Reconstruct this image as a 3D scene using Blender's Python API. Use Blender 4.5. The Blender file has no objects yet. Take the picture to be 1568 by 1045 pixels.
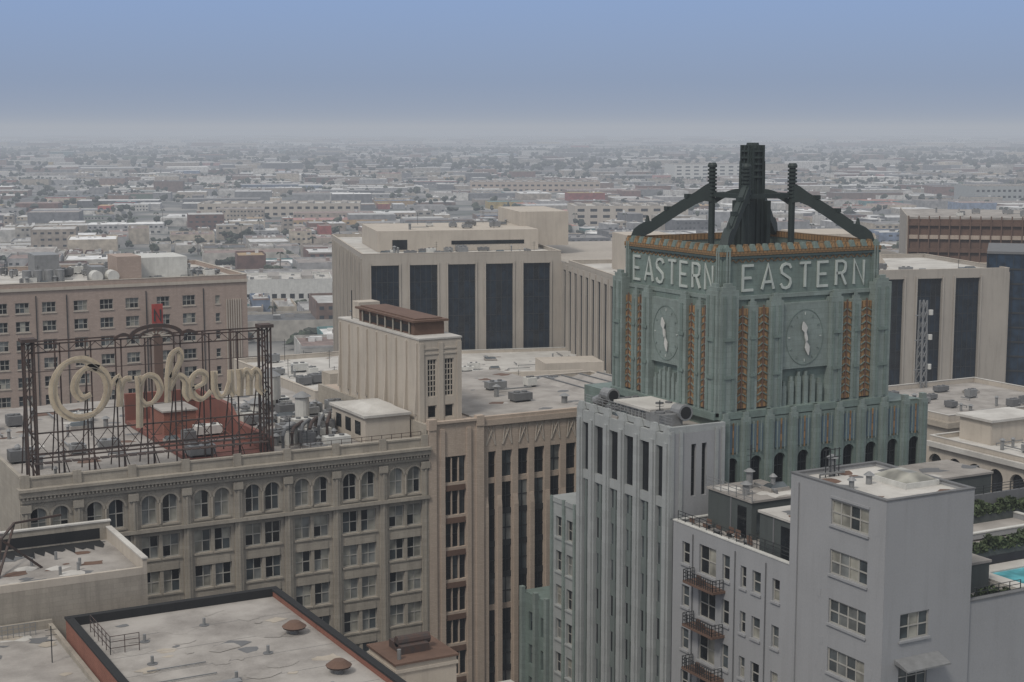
import bpy, math, random
from mathutils import Vector
R = random.Random(11)
S = bpy.context.scene
# ------------------------------------------------------------------ materials
def newmat(name):
    m = bpy.data.materials.new(name); m.use_nodes = True
    nt = m.node_tree; nt.nodes.clear()
    return m, nt, nt.nodes, nt.links
def M(name, col, rough=.85, var=.28, scale=.35, streak=.5, bump=.15, brick=None, spec=.3, metal=0, dirt=None):
    m, nt, N, L = newmat(name)
    out = N.new('ShaderNodeOutputMaterial'); p = N.new('ShaderNodeBsdfPrincipled')
    L.new(p.outputs[0], out.inputs[0])
    p.inputs['Roughness'].default_value = rough
    p.inputs['Specular IOR Level'].default_value = spec
    p.inputs['Metallic'].default_value = metal
    geo = N.new('ShaderNodeNewGeometry')
    def noise(sc, zs, det=5):
        mp = N.new('ShaderNodeMapping'); mp.inputs['Scale'].default_value = (1, 1, zs)
        L.new(geo.outputs['Position'], mp.inputs[0])
        n = N.new('ShaderNodeTexNoise'); n.inputs['Scale'].default_value = sc; n.inputs['Detail'].default_value = det
        n.inputs['Roughness'].default_value = .62
        L.new(mp.outputs[0], n.inputs[0]); return n
    def rng(src, a, b, lo, hi):
        r = N.new('ShaderNodeMapRange'); r.inputs[1].default_value = a; r.inputs[2].default_value = b
        r.inputs[3].default_value = lo; r.inputs[4].default_value = hi
        L.new(src, r.inputs[0]); return r.outputs[0]
    def mix(fac, a, b, mode='MIX'):
        x = N.new('ShaderNodeMix'); x.data_type = 'RGBA'; x.blend_type = mode
        if isinstance(fac, float): x.inputs[0].default_value = fac
        else: L.new(fac, x.inputs[0])
        for i, v in ((6, a), (7, b)):
            if isinstance(v, tuple): x.inputs[i].default_value = (*v, 1)
            else: L.new(v, x.inputs[i])
        return x.outputs[2]
    dk = dirt or tuple(c * .55 for c in col)
    n1 = noise(scale, 1); n2 = noise(1.3, .09); n3 = noise(6, 1, 3)
    base = col
    if brick:
        cb = N.new('ShaderNodeSeparateXYZ'); L.new(geo.outputs['Position'], cb.inputs[0])
        ad = N.new('ShaderNodeMath'); L.new(cb.outputs[0], ad.inputs[0]); L.new(cb.outputs[1], ad.inputs[1])
        cx = N.new('ShaderNodeCombineXYZ'); L.new(ad.outputs[0], cx.inputs[0]); L.new(cb.outputs[2], cx.inputs[1])
        b = N.new('ShaderNodeTexBrick'); L.new(cx.outputs[0], b.inputs[0])
        b.inputs['Color1'].default_value = (*col, 1); b.inputs['Color2'].default_value = (*[c * .86 for c in col], 1)
        b.inputs['Mortar'].default_value = (*[c * brick[3] for c in col], 1)
        b.inputs['Scale'].default_value = 1; b.inputs['Brick Width'].default_value = brick[0]
        b.inputs['Row Height'].default_value = brick[1]; b.inputs['Mortar Size'].default_value = brick[2]
        base = b.outputs[0]
    c = mix(rng(n1.outputs[0], .35, .7, 0, var), base, dk)
    c = mix(rng(n2.outputs[0], .48, .75, 0, streak), c, dk)
    c = mix(rng(n3.outputs[0], .3, .7, 0, .14), c, tuple(min(1, x * 1.5) for x in col))
    L.new(c, p.inputs['Base Color'])
    if bump:
        bp = N.new('ShaderNodeBump'); bp.inputs['Strength'].default_value = bump; bp.inputs['Distance'].default_value = .05
        L.new(n3.outputs[0], bp.inputs['Height']); L.new(bp.outputs[0], p.inputs['Normal'])
    return m
TILE = (1.0, .55, .02, .72)
m_teal = M('teal_terracotta', (.160, .205, .182), .6, .5, .5, .55, brick=TILE, dirt=(.085, .10, .085))
m_teal2 = M('teal_terracotta_pale', (.212, .252, .230), .6, .5, .5, .5, brick=TILE, dirt=(.10, .115, .10))
m_tealdk = M('teal_dark', (.055, .08, .078), .6, .4)
m_blue = M('blue_terracotta', (.085, .135, .175), .5, .6, .8, .6, dirt=(.12, .14, .12))
m_rust = M('gold_rust_terracotta', (.30, .165, .07), .6, .6, 1.5, .4, brick=(.5, .9, .09, .35), dirt=(.15, .12, .07))
m_bronze = M('dark_green_bronze', (.026, .036, .033), .6, .4, .8, .5, dirt=(.016, .02, .02))
m_cream = M('cream_letters', (.42, .45, .41), .5, .4, .8, .5)
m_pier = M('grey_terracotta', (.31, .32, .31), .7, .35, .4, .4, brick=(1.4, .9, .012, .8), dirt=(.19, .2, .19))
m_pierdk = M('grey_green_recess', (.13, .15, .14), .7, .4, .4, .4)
m_grey = M('grey_painted_stucco', (.268, .268, .268), .85, .35, .15, .4, dirt=(.2, .2, .197))
m_greydk = M('grey_trim', (.13, .13, .13), .8)
m_greendk = M('green_grey_cladding', (.066, .074, .070), .8)
m_beige = M('beige_stone', (.37, .325, .265), .85, .35, .3, .55, brick=(1.2, .5, .015, .75), dirt=(.22, .185, .145))
m_beige2 = M('tan_brick', (.42, .34, .27), .9, .35, .3, .5, brick=(.5, .22, .02, .78), dirt=(.26, .205, .16))
m_orph = M('theatre_stone', (.33, .295, .242), .85, .45, .35, .65, brick=(1.1, .48, .015, .72), dirt=(.17, .15, .125))
m_pink = M('pinkish_brick', (.345, .27, .225), .9, .3, .15, .45, brick=(.6, .3, .02, .8), dirt=(.22, .17, .14))
m_stucco = M('cream_stucco', (.42, .372, .31), .9, .4, .2, .5, dirt=(.26, .225, .185))
m_conc = M('concrete_mullion', (.345, .31, .265), .85, .35, .1, .5, dirt=(.2, .178, .15))
m_brick = M('red_brick', (.20, .085, .058), .9, .4, .4, .4, brick=(.5, .2, .03, 1.3))
m_redroof = M('red_painted_roof', (.19, .068, .048), .85, .7, .5, .5, dirt=(.10, .055, .045))
m_brownroof = M('brown_roof', (.13, .078, .055), .85, .5)
m_roof = M('grey_flat_roof', (.325, .30, .27), .95, .9, .22, 0, bump=.3, dirt=(.15, .135, .12))
m_roofw = M('white_flat_roof', (.48, .46, .42), .9, .8, .2, 0, dirt=(.27, .25, .225))
m_tar = M('tar_edge', (.018, .018, .018), .9, .3)
m_white = M('white_paint', (.52, .51, .47), .7, .5, .6, .5)
m_frame = M('window_frame_pale', (.33, .315, .28), .6, .3, streak=.2, bump=0)
m_framedk = M('window_frame_dark', (.025, .027, .028), .6, .2, streak=.1, bump=0)
m_steel = M('galvanised_steel', (.24, .24, .235), .5, .5, 1.2, .4, metal=.3)
m_rusty = M('rusty_steel', (.050, .043, .04), .8, .7, 1.5, .4, dirt=(.09, .045, .03))
m_red = M('red_sign_paint', (.30, .045, .035), .6, .3)
def glassmat(name, col, rough, spec):
    m, nt, N, L = newmat(name)
    out = N.new('ShaderNodeOutputMaterial'); p = N.new('ShaderNodeBsdfPrincipled'); L.new(p.outputs[0], out.inputs[0])
    geo = N.new('ShaderNodeNewGeometry'); n = N.new('ShaderNodeTexNoise'); n.inputs['Scale'].default_value = .5
    L.new(geo.outputs['Position'], n.inputs[0])
    r = N.new('ShaderNodeValToRGB'); L.new(n.outputs[0], r.inputs[0])
    r.color_ramp.elements[0].position = .35; r.color_ramp.elements[1].position = .65
    r.color_ramp.elements[0].color = (*[c * .55 for c in col], 1); r.color_ramp.elements[1].color = (*[c * 1.3 for c in col], 1)
    L.new(r.outputs[0], p.inputs['Base Color'])
    p.inputs['Roughness'].default_value = rough; p.inputs['Specular IOR Level'].default_value = spec
    return m
g_dark = glassmat('dark_glass', (.012, .014, .016), .12, .35)
g_mid = glassmat('grey_glass', (.055, .065, .068), .15, .5)
g_blind = glassmat('window_blind', (.26, .25, .21), .4, .4)
g_blind2 = glassmat('window_blind_grey', (.16, .165, .155), .4, .4)
g_navy = glassmat('navy_glass', (.009, .016, .025), .15, .35)
g_blue = glassmat('blue_curtain_glass', (.016, .032, .055), .12, .6)
g_pool = glassmat('pool_water_blue', (.10, .34, .38), .08, .5)
def G(wd=.55, wm=.2, wb=.15):
    def f():
        x = R.random()
        return g_dark if x < wd else g_mid if x < wd + wm else g_blind if x < wd + wm + wb else g_blind2
    return f
# ------------------------------------------------------------------ builder
class B:
    def __init__(s, name, loc=(0, 0, 0), rot=0):
        s.name = name; s.loc = loc; s.rot = rot; s.parts = {}
    def P(s, part, mat):
        k = (part, mat.name)
        if k not in s.parts: s.parts[k] = ([], [], mat)
        return s.parts[k]
    def poly(s, part, mat, pts):
        V, F, _ = s.P(part, mat); i = len(V); V.extend(pts); F.append(tuple(range(i, i + len(pts))))
    def box(s, part, mat, x0, x1, y0, y1, z0, z1):
        V, F, _ = s.P(part, mat); i = len(V)
        V.extend([(x0, y0, z0), (x1, y0, z0), (x1, y1, z0), (x0, y1, z0), (x0, y0, z1), (x1, y0, z1), (x1, y1, z1), (x0, y1, z1)])
        for f in ((0, 3, 2, 1), (4, 5, 6, 7), (0, 1, 5, 4), (1, 2, 6, 5), (2, 3, 7, 6), (3, 0, 4, 7)): F.append(tuple(i + k for k in f))
    def hexa(s, part, mat, p):
        V, F, _ = s.P(part, mat); i = len(V); V.extend([tuple(q) for q in p])
        for f in ((0, 3, 2, 1), (4, 5, 6, 7), (0, 1, 5, 4), (1, 2, 6, 5), (2, 3, 7, 6), (3, 0, 4, 7)): F.append(tuple(i + k for k in f))
    def cyl(s, part, mat, x, y, z0, z1, r0, r1=None, n=12):
        r1 = r0 if r1 is None else r1
        V, F, _ = s.P(part, mat); i = len(V)
        for k in range(n):
            a = 2 * math.pi * k / n
            V.append((x + r0 * math.cos(a), y + r0 * math.sin(a), z0)); V.append((x + r1 * math.cos(a), y + r1 * math.sin(a), z1))
        for k in range(n):
            a = i + 2 * k; b = i + 2 * ((k + 1) % n); F.append((a, b, b + 1, a + 1))
        F.append(tuple(i + 2 * k + 1 for k in range(n)))
    def beam(s, part, mat, p, q, w, h=None):
        h = h or w; p = Vector(p); q = Vector(q); d = (q - p)
        if d.length < 1e-4: return
        d.normalize(); up = Vector((0, 0, 1)) if abs(d.z) < .95 else Vector((1, 0, 0))
        a = d.cross(up).normalized() * w / 2; b = a.cross(d).normalized() * h / 2
        s.hexa(part, mat, [p - a - b, p + a - b, p + a + b, p - a + b, q - a - b, q + a - b, q + a + b, q - a + b])
    def tube(s, part, mat, pts, r, n=10):
        pts = [Vector(p) for p in pts]; V, F, _ = s.P(part, mat); i0 = len(V)
        for j, p in enumerate(pts):
            d = (pts[min(j + 1, len(pts) - 1)] - pts[max(j - 1, 0)]).normalized()
            up = Vector((0, 0, 1)) if abs(d.z) < .9 else Vector((1, 0.1, 0))
            a = d.cross(up).normalized(); b = a.cross(d)
            for k in range(n):
                t = 2 * math.pi * k / n; V.append(tuple(p + (a * math.cos(t) + b * math.sin(t)) * r))
        for j in range(len(pts) - 1):
            for k in range(n):
                a = i0 + j * n + k; b = i0 + j * n + (k + 1) % n; F.append((a, b, b + n, a + n))
        F.append(tuple(i0 + k for k in range(n))); F.append(tuple(i0 + (len(pts) - 1) * n + k for k in range(n)))
    def done(s):
        e = bpy.data.objects.new(s.name, None); S.collection.objects.link(e)
        e.location = s.loc; e.rotation_euler = (0, 0, s.rot); e.empty_display_size = 1
        for (part, mn), (V, F, mat) in s.parts.items():
            me = bpy.data.meshes.new(part); me.from_pydata([tuple(v) for v in V], [], F); me.materials.append(mat)
            o = bpy.data.objects.new(part, me); S.collection.objects.link(o); o.parent = e
        return e
class Fr:   # wall frame: s along wall, t = height, k = outwards
    def __init__(s, b, o, d, n): s.b = b; s.o = o; s.d = d; s.n = n
    def p(s, a, t, k=0): return (s.o[0] + s.d[0] * a + s.n[0] * k, s.o[1] + s.d[1] * a + s.n[1] * k, t)
    def box(s, part, mat, a0, a1, t0, t1, k0, k1):
        s.b.hexa(part, mat, [s.p(a0, t0, k1), s.p(a1, t0, k1), s.p(a1, t0, k0), s.p(a0, t0, k0), s.p(a0, t1, k1), s.p(a1, t1, k1), s.p(a1, t1, k0), s.p(a0, t1, k0)])
    def quad(s, part, mat, a0, a1, t0, t1, k=0):
        s.b.poly(part, mat, [s.p(a0, t0, k), s.p(a1, t0, k), s.p(a1, t1, k), s.p(a0, t1, k)])
    def ribbon(s, part, mat, pts, w, k0, k1, pen=None, smooth=0):
        if smooth:
            q = []; n = len(pts)
            for i in range(n - 1):
                p0 = pts[max(i - 1, 0)]; p1 = pts[i]; p2 = pts[i + 1]; p3 = pts[min(i + 2, n - 1)]
                for j in range(smooth):
                    t = j / smooth
                    q.append(tuple(.5 * (2 * p1[c] + (p2[c] - p0[c]) * t + (2 * p0[c] - 5 * p1[c] + 4 * p2[c] - p3[c]) * t * t + (3 * p1[c] - p0[c] - 3 * p2[c] + p3[c]) * t ** 3) for c in (0, 1)))
            q.append(pts[-1]); pts = q
        n = len(pts); Lf = []; Rt = []
        for i in range(n):
            a = Vector(pts[max(i - 1, 0)]); c = Vector(pts[i]); d = Vector(pts[min(i + 1, n - 1)])
            t1 = (c - a); t2 = (d - c)
            if t1.length < 1e-6: t1 = t2.copy()
            if t2.length < 1e-6: t2 = t1.copy()
            t1.normalize(); t2.normalize(); t = t1 + t2
            t = t.normalized() if t.length > .2 else t2
            nn = Vector((-t.y, t.x)); m = min(1.5, 1 / max(.3, abs(nn.dot(Vector((-t2.y, t2.x))))))
            hw = w / 2 * m
            if pen: hw *= (pen[0] + pen[1] * abs(math.sin(math.atan2(t.y, t.x) - pen[2])))
            Lf.append(c + nn * hw); Rt.append(c - nn * hw)
        for i in range(n - 1):
            A, Bq, C, D = Lf[i], Lf[i + 1], Rt[i + 1], Rt[i]
            s.b.poly(part, mat, [s.p(A.x, A.y, k1), s.p(Bq.x, Bq.y, k1), s.p(C.x, C.y, k1), s.p(D.x, D.y, k1)])
            for X, Y in ((A, Bq), (C, D)):
                s.b.poly(part, mat, [s.p(X.x, X.y, k1), s.p(Y.x, Y.y, k1), s.p(Y.x, Y.y, k0), s.p(X.x, X.y, k0)])
        for X, Y in ((Lf[0], Rt[0]), (Lf[-1], Rt[-1])):
            s.b.poly(part, mat, [s.p(X.x, X.y, k1), s.p(Y.x, Y.y, k1), s.p(Y.x, Y.y, k0), s.p(X.x, X.y, k0)])
    def facade(s, mat, W, z0, z1, ops, frame=None, rec=.3, bar=.07, gl=None, sill=None, s0=0):
        gl = gl or G(); frame = frame or m_frame
        sa = sorted({s0, W, *[o[0] for o in ops], *[o[1] for o in ops]}); ta = sorted({z0, z1, *[o[2] for o in ops], *[o[3] for o in ops]})
        si = {v: i for i, v in enumerate(sa)}; ti = {v: i for i, v in enumerate(ta)}
        occ = set()
        for o in ops:
            for i in range(si[o[0]], si[o[1]]):
                for j in range(ti[o[2]], ti[o[3]]): occ.add((i, j))
        for i in range(len(sa) - 1):
            j = 0
            while j < len(ta) - 1:
                if (i, j) in occ: j += 1; continue
                k = j
                while k < len(ta) - 1 and (i, k) not in occ: k += 1
                s.quad('walls', mat, sa[i], sa[i + 1], ta[j], ta[k]); j = k
        for o in ops:
            a0, a1, t0, t1, nx, ny = o[:6]; arch = len(o) > 6 and o[6]
            P = s.p
            s.b.poly('walls', mat, [P(a0, t0, 0), P(a0, t1, 0), P(a0, t1, -rec), P(a0, t0, -rec)])
            s.b.poly('walls', mat, [P(a1, t0, 0), P(a1, t1, 0), P(a1, t1, -rec), P(a1, t0, -rec)])
            s.b.poly('walls', mat, [P(a0, t0, 0), P(a1, t0, 0), P(a1, t0, -rec), P(a0, t0, -rec)])
            s.b.poly('walls', mat, [P(a0, t1, 0), P(a1, t1, 0), P(a1, t1, -rec), P(a0, t1, -rec)])
            cw = (a1 - a0) / nx; ch = (t1 - t0) / ny
            for ix in range(nx):
                g = gl()
                for iy in range(ny):
                    gg = g if R.random() < .7 else gl()
                    s.quad('glass', gg, a0 + ix * cw, a0 + (ix + 1) * cw, t0 + iy * ch, t0 + (iy + 1) * ch, -rec)
            if bar:
                for ix in range(nx + 1):
                    x = a0 + ix * cw; x = min(max(x, a0 + bar / 2 + .004), a1 - bar / 2 - .004)
                    s.box('window_frames', frame, x - bar / 2, x + bar / 2, t0 + .004, t1 - .004, -rec + .01, -rec + .08)
                for iy in range(ny + 1):
                    y = t0 + iy * ch; y = min(max(y, t0 + bar / 2 + .006), t1 - bar / 2 - .006)
                    s.box('window_frames', frame, a0 + .006, a1 - .006, y - bar / 2, y + bar / 2, -rec + .012, -rec + .075)
            if arch:
                c = (a0 + a1) / 2; r = (a1 - a0) / 2; n = 8
                for sg in (-1, 1):
                    for q in range(n):
                        a = q * math.pi / 2 / n; a2 = (q + 1) * math.pi / 2 / n
                        s.b.poly('walls', mat, [P(c + sg * r, t1, 0), P(c + sg * r * math.cos(a), t1 - r + r * math.sin(a), 0), P(c + sg * r * math.cos(a2), t1 - r + r * math.sin(a2), 0)])
                        s.b.poly('walls', mat, [P(c + sg * r * math.cos(a), t1 - r + r * math.sin(a), 0), P(c + sg * r * math.cos(a2), t1 - r + r * math.sin(a2), 0), P(c + sg * r * math.cos(a2), t1 - r + r * math.sin(a2), -rec + .08), P(c + sg * r * math.cos(a), t1 - r + r * math.sin(a), -rec + .08)])
            if sill: s.box('sills', sill, a0 - .12, a1 + .12, t0 - .2, t0 - .003, .003, .16)
def front(b, x0, y): return Fr(b, (x0, y), (1, 0), (0, -1))
def left(b, x, y0): return Fr(b, (x, y0), (0, 1), (-1, 0))
def roofset(b, x0, x1, y0, y1, z, mat, rm=None, par=1.0, cap=None, th=.35):
    rm = rm or m_roof; cap = cap or mat; zb = z + .002
    b.box('roof', rm, x0 + th, x1 - th, y0 + th, y1 - th, z - .3, z)
    b.box('parapet', mat, x0, x1, y0, y0 + th, zb, z + par); b.box('parapet', mat, x0, x1, y1 - th, y1, zb, z + par)
    b.box('parapet', mat, x0, x0 + th, y0 + th + .003, y1 - th - .003, zb, z + par); b.box('parapet', mat, x1 - th, x1, y0 + th + .003, y1 - th - .003, zb, z + par)
    c = .06
    b.box('coping', cap, x0 - c, x1 + c, y0 - c, y0 + th + c, z + par + .003, z + par + .12); b.box('coping', cap, x0 - c, x1 + c, y1 - th - c, y1 + c, z + par + .003, z + par + .12)
    b.box('coping', cap, x0 - c, x0 + th + c, y0 + th + c + .003, y1 - th - c - .003, z + par + .003, z + par + .12); b.box('coping', cap, x1 - th - c, x1 + c, y0 + th + c + .003, y1 - th - c - .003, z + par + .003, z + par + .12)
def stains(b, x0, x1, y0, y1, z, n, mats=None):
    for i in range(n):
        x = R.uniform(x0, x1); y = R.uniform(y0, y1); r = R.uniform(.3, 1.6); m = 9
        b.poly('roof_patches', R.choice(mats or [m_greydk, m_roofw, m_brownroof]), [(x + r * R.uniform(.5, 1.4) * math.cos(6.283 * k / m), y + r * R.uniform(.4, 1.0) * math.sin(6.283 * k / m), z + .004 + i * .0006) for k in range(m)])
def clutter(b, x0, x1, y0, y1, z, n):
    for _ in range(n):
        x = R.uniform(x0, x1); y = R.uniform(y0, y1); k = R.random()
        if k < .35:
            w = R.uniform(.7, 1.6); d = R.uniform(.6, 1.2); h = R.uniform(.8, 1.7)
            b.box('air_unit', R.choice([m_steel, m_white, m_steel, m_greydk]), x - w, x + w, y - d, y + d, z + .25, z + h)
            b.cyl('fan_cowl', m_greydk, x - w * .4, y, z + h, z + h + .18, d * .45); b.cyl('fan_cowl', m_greydk, x + w * .45, y, z + h, z + h + .18, d * .4)
            for sx in (-1, 1): b.box('unit_legs', m_greydk, x + sx * w * .8 - .08, x + sx * w * .8 + .08, y - d * .8, y + d * .8, z, z + .25)
        elif k < .6:
            r = R.uniform(.15, .4); h = R.uniform(.6, 1.8)
            b.cyl('vent_pipe', m_steel, x, y, z, z + h, r); b.cyl('vent_cap', m_steel, x, y, z + h + .05, z + h + .35, r * 1.8, r * .4)
        elif k < .8:
            l = R.uniform(2, 6); a = R.choice([0, 1])
            b.beam('pipe_run', m_steel, (x, y, z + .35), (x + l * (1 - a), y + l * a, z + .35), .18)
            b.beam('pipe_stand', m_greydk, (x, y, z), (x, y, z + .35), .1)
        elif k < .9:
            w = R.uniform(.8, 1.5); b.box('hatch_kerb', m_roof, x - w, x + w, y - w * .7, y + w * .7, z, z + .4)
            b.hexa('skylight', g_mid, [(x - w * .9, y - w * .6, z + .4), (x + w * .9, y - w * .6, z + .4), (x + w * .9, y + w * .6, z + .4), (x - w * .9, y + w * .6, z + .4), (x - w * .8, y - .1, z + .8), (x + w * .8, y - .1, z + .8), (x + w * .8, y + .1, z + .8), (x - w * .8, y + .1, z + .8)])
        else:
            h = R.uniform(2, 4.5); b.beam('antenna', m_framedk, (x, y, z), (x, y, z + h), .08)
            for q in (.6, .75, .9): b.beam('antenna', m_framedk, (x - .5, y, z + h * q), (x + .5, y, z + h * q), .04)
def rail(b, pts, z, h=1.05, mat=None, step=1.2, part='railing'):
    mat = mat or m_framedk
    for (x0, y0), (x1, y1) in zip(pts, pts[1:]):
        for q in (.35, .7, 1.0): b.beam(part, mat, (x0, y0, z + h * q), (x1, y1, z + h * q), .05)
        L = math.hypot(x1 - x0, y1 - y0); n = max(1, int(L / step))
        for i in range(n + 1): b.beam(part, mat, (x0 + (x1 - x0) * i / n, y0 + (y1 - y0) * i / n, z), (x0 + (x1 - x0) * i / n, y0 + (y1 - y0) * i / n, z + h), .06)
# ------------------------------------------------------------------ letters
GL = {'E': [[(.52, 1), (0, 1), (0, 0), (.52, 0)], [(0, .5), (.42, .5)]], 'A': [[(0, 0), (.3, 1), (.6, 0)], [(.1, .3), (.5, .3)]],
      'S': [[(.5, .82), (.42, .96), (.25, 1), (.08, .95), (.0, .8), (.04, .63), (.25, .51), (.46, .38), (.5, .2), (.42, .05), (.25, 0), (.08, .04), (0, .18)]],
      'T': [[(0, 1), (.56, 1)], [(.28, 1), (.28, 0)]], 'R': [[(0, 0), (0, 1), (.33, 1), (.47, .92), (.5, .75), (.46, .58), (.33, .5), (0, .5)], [(.25, .5), (.52, 0)]],
      'N': [[(0, 0), (0, 1), (.52, 0), (.52, 1)]]}
def word(fr, txt, s0, s1, z0, h, w, part='letters', mat=None, k=.02, th=.14):
    adv = (s1 - s0 - .55 * h) / max(1, len(txt) - 1)
    for i, c in enumerate(txt):
        for j, st in enumerate(GL[c]):
            fr.ribbon(part, mat or m_cream, [(s0 + i * adv + x * h, z0 + y * h) for x, y in st], w, k, k + th + .012 * j)
# ================================================================== EASTERN TOWER
b = B('clock_tower_building')
U0, U1, V0, V1 = 95.3, 115.9, 130.3, 148.3
def band(fr, W):
    fr.facade(m_teal, W, 74.3, 79.4, [], bar=0)
    fr.box('cornice', m_teal2, -.1, W + .1, 74.5, 74.9, .003, .3)
    fr.box('cornice', m_tealdk, -.2, W + .2, 78.75, 79.0, .003, .24); fr.box('cornice', m_rust, -.25, W + .25, 79.05, 79.5, .003, .28)
    n = int(W / .8)
    for i in range(n):
        c = (i + .5) * W / n
        fr.b.hexa('parapet_crest', m_rust if i % 2 else m_teal, [fr.p(c - .36, 79.51, .32), fr.p(c + .36, 79.51, .32), fr.p(c + .36, 79.51, -.35), fr.p(c - .36, 79.51, -.35), fr.p(c - .12, 80.2, .2), fr.p(c + .12, 80.2, .2), fr.p(c + .12, 80.2, -.3), fr.p(c - .12, 80.2, -.3)])
        fr.ribbon('zigzag', m_rust, [(c - .36, 78.35), (c, 78.68), (c + .36, 78.35)], .1, .003, .07)
    for c in (0, W):
        fr.box('corner_pylon', m_teal, c - .9 if c else -.05, c + .05 if c else .9, 74.3, 79.9, .003, .22)
        for q in (.2, .55): fr.box('corner_pylon_rib', m_teal2, (c - q - .18 if c else q), (c - q if c else q + .18), 74.3, 79.6, .223, .34)
fF = front(b, U0, V0); fL = left(b, U0, V0)
band(fF, 20.6); band(fL, 18.0)
word(fF, 'EASTERN', 2.5, 18.7, 75.45, 2.55, .27)
fLm = Fr(b, (U0, V1), (0, -1), (-1, 0)); word(fLm, 'EASTERN', 1.5, 16.5, 75.45, 2.55, .27)
b.box('walls', m_teal, U0 + .01, U1, V1 - .4, V1, 74.3, 79.4); b.box('walls', m_teal, U1 - .4, U1, V0 + .01, V1 - .41, 74.3, 79.4)
b.box('parapet_inner', m_rust, U0 + .02, U1 - .4, V0 + .02, V0 + .5, 77, 79.5); b.box('parapet_inner', m_rust, U0 + .02, U0 + .5, V0 + .51, V1 - .4, 77, 79.5)
b.box('parapet_inner', m_rust, U0 + .5, U1, V1 - .5, V1 + .01, 79.41, 80.1); b.box('parapet_inner', m_rust, U1 - .5, U1 + .01, V0 + .5, V1 - .51, 79.41, 80.1)
b.box('roof', m_roof, U0 + .5, U1 - .4, V0 + .5, V1 - .4, 76.5, 77)
u0, u1, v0, v1 = 94.3, 117.0, 129.4, 149.4
b.box('tower_core', m_teal, u0 + .8, u1 - .8, v0 + .8, v1 - .8, 62, 74.6)
def clockface(fr, W, hands):
    fr.quad('walls', m_teal, 0, W, 62.5, 74.4, -.8 + .01)
    def pier(a, c, z1, k, mat=m_teal2):
        fr.box('piers', mat, a * W, c * W, 62.6, z1, -.79, k)
        w = (c - a) * W
        fr.box('pier_caps', mat, a * W + w * .14, c * W - w * .14, z1 + .003, z1 + .4, -.5, k - .1)
        fr.box('pier_caps', mat, a * W + w * .3, c * W - w * .3, z1 + .403, z1 + .75, -.4, k - .2)
        nfl = max(1, int(w / .8))
        for i in range(nfl): fr.box('flutes', m_teal, a * W + w * (i + .3) / nfl, a * W + w * (i + .62) / nfl, 63.2, z1 - .5, k + .003, k + .09)
        for z in (66.5, 70.4): fr.box('pier_blocks', m_teal, a * W + w * .2, c * W - w * .2, z, z + .35, k + .1, k + .16)
    pier(0, .10, 75.6, .25); pier(.90, 1, 75.6, .25)
    pier(.17, .222, 73.9, -.1); pier(.778, .83, 73.9, -.1)
    pier(.287, .36, 74.3, .1); pier(.64, .713, 74.3, .1)
    for a in (.10, .222, .713, .83):
        wd = .07 if a in (.10, .83) else .065
        fr.box('gold_panels', m_rust, a * W + .06, (a + wd) * W - .06, 63.2, 73.6, -.78, -.22)
        for i in range(13):
            z = 63.7 + i * .74; x0 = a * W + .12; x1 = (a + wd) * W - .12; xm = (x0 + x1) / 2
            fr.ribbon('gold_chevrons', m_teal, [(x0, z), (xm, z + .35), (x1, z)], .1, -.21, -.12)
        fr.box('gold_panel_spine', m_brownroof, (a + wd / 2) * W - .07, (a + wd / 2) * W + .07, 63.2, 73.9, -.215, -.10)
    c = .5 * W; zc = 70.2
    fr.box('clock_dial', m_teal2, .36 * W + .01, .64 * W - .01, 66.9, 73.9, -.77, -.3)
    for i in range(12):
        a = i * math.pi / 6
        fr.ribbon('hour_marks', m_teal if i % 3 else m_cream, [(c + 1.95 * math.sin(a), zc + 2.35 * math.cos(a)), (c + 2.2 * math.sin(a), zc + 2.65 * math.cos(a))], .12, -.29, -.24)
    fr.ribbon('dial_ring', m_teal, [(c + 2.45 * math.sin(q * math.pi / 16), zc + 2.95 * math.cos(q * math.pi / 16)) for q in range(33)], .09, -.29, -.25)
    for ang, ln, w, kk in hands:
        a = math.radians(ang); dx, dz = math.sin(a), math.cos(a)
        pts = [(-.4, .5), (.0, .7), (ln * .3, .45), (ln * .55, 1.5), (ln * .75, 1.1), (ln, .2)]
        for (p, w1), (q, w2) in zip(pts, pts[1:]):
            P = [(c + dx * p - dz * w1 * w / 2, zc + dz * p + dx * w1 * w / 2), (c + dx * p + dz * w1 * w / 2, zc + dz * p - dx * w1 * w / 2), (c + dx * q + dz * w2 * w / 2, zc + dz * q - dx * w2 * w / 2), (c + dx * q - dz * w2 * w / 2, zc + dz * q + dx * w2 * w / 2)]
            b.hexa('clock_hands', m_white, [fr.p(*v, kk) for v in P] + [fr.p(*v, kk + .07) for v in P])
    for i in range(6):
        x = .375 * W + i * .0425 * W; tz = 66.2 - .45 * abs(i - 2.5)
        fr.box('lower_flutes', m_teal2, x + .1, x + .62, 63.0, tz, -.78, -.35); fr.box('lower_flutes_head', m_teal2, x + .22, x + .5, tz + .003, tz + .5, -.78, -.4)
    fr.box('lower_band', m_teal, .0, W, 62.3, 63.0, -.79, .45)
hd = [(168, 2.0, .42, -.15), (-14, 1.7, .5, -.05)]
clockface(front(b, u0, v0), u1 - u0, hd)
clockface(Fr(b, (u0, v1), (0, -1), (-1, 0)), v1 - v0, hd)
cu, cv = (U0 + U1) / 2, (V0 + V1) / 2
def shaft(x, y, zb, zt, w):
    b.box('spire', m_bronze, x - w, x + w, y - w, y + w, zb, zt)
    for sx in (-1, 1):
        for q in (-.7, 0, .7):
            b.box('spire_ribs', m_bronze, x + sx * w - .14, x + sx * w + .14, y + q * w - .12, y + q * w + .12, zb, zt + .35)
            b.box('spire_ribs', m_bronze, x + q * w - .12, x + q * w + .12, y + sx * w - .14, y + sx * w + .14, zb, zt + .35)
shaft(cu, cv, 77, 89.9, .95)
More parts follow.
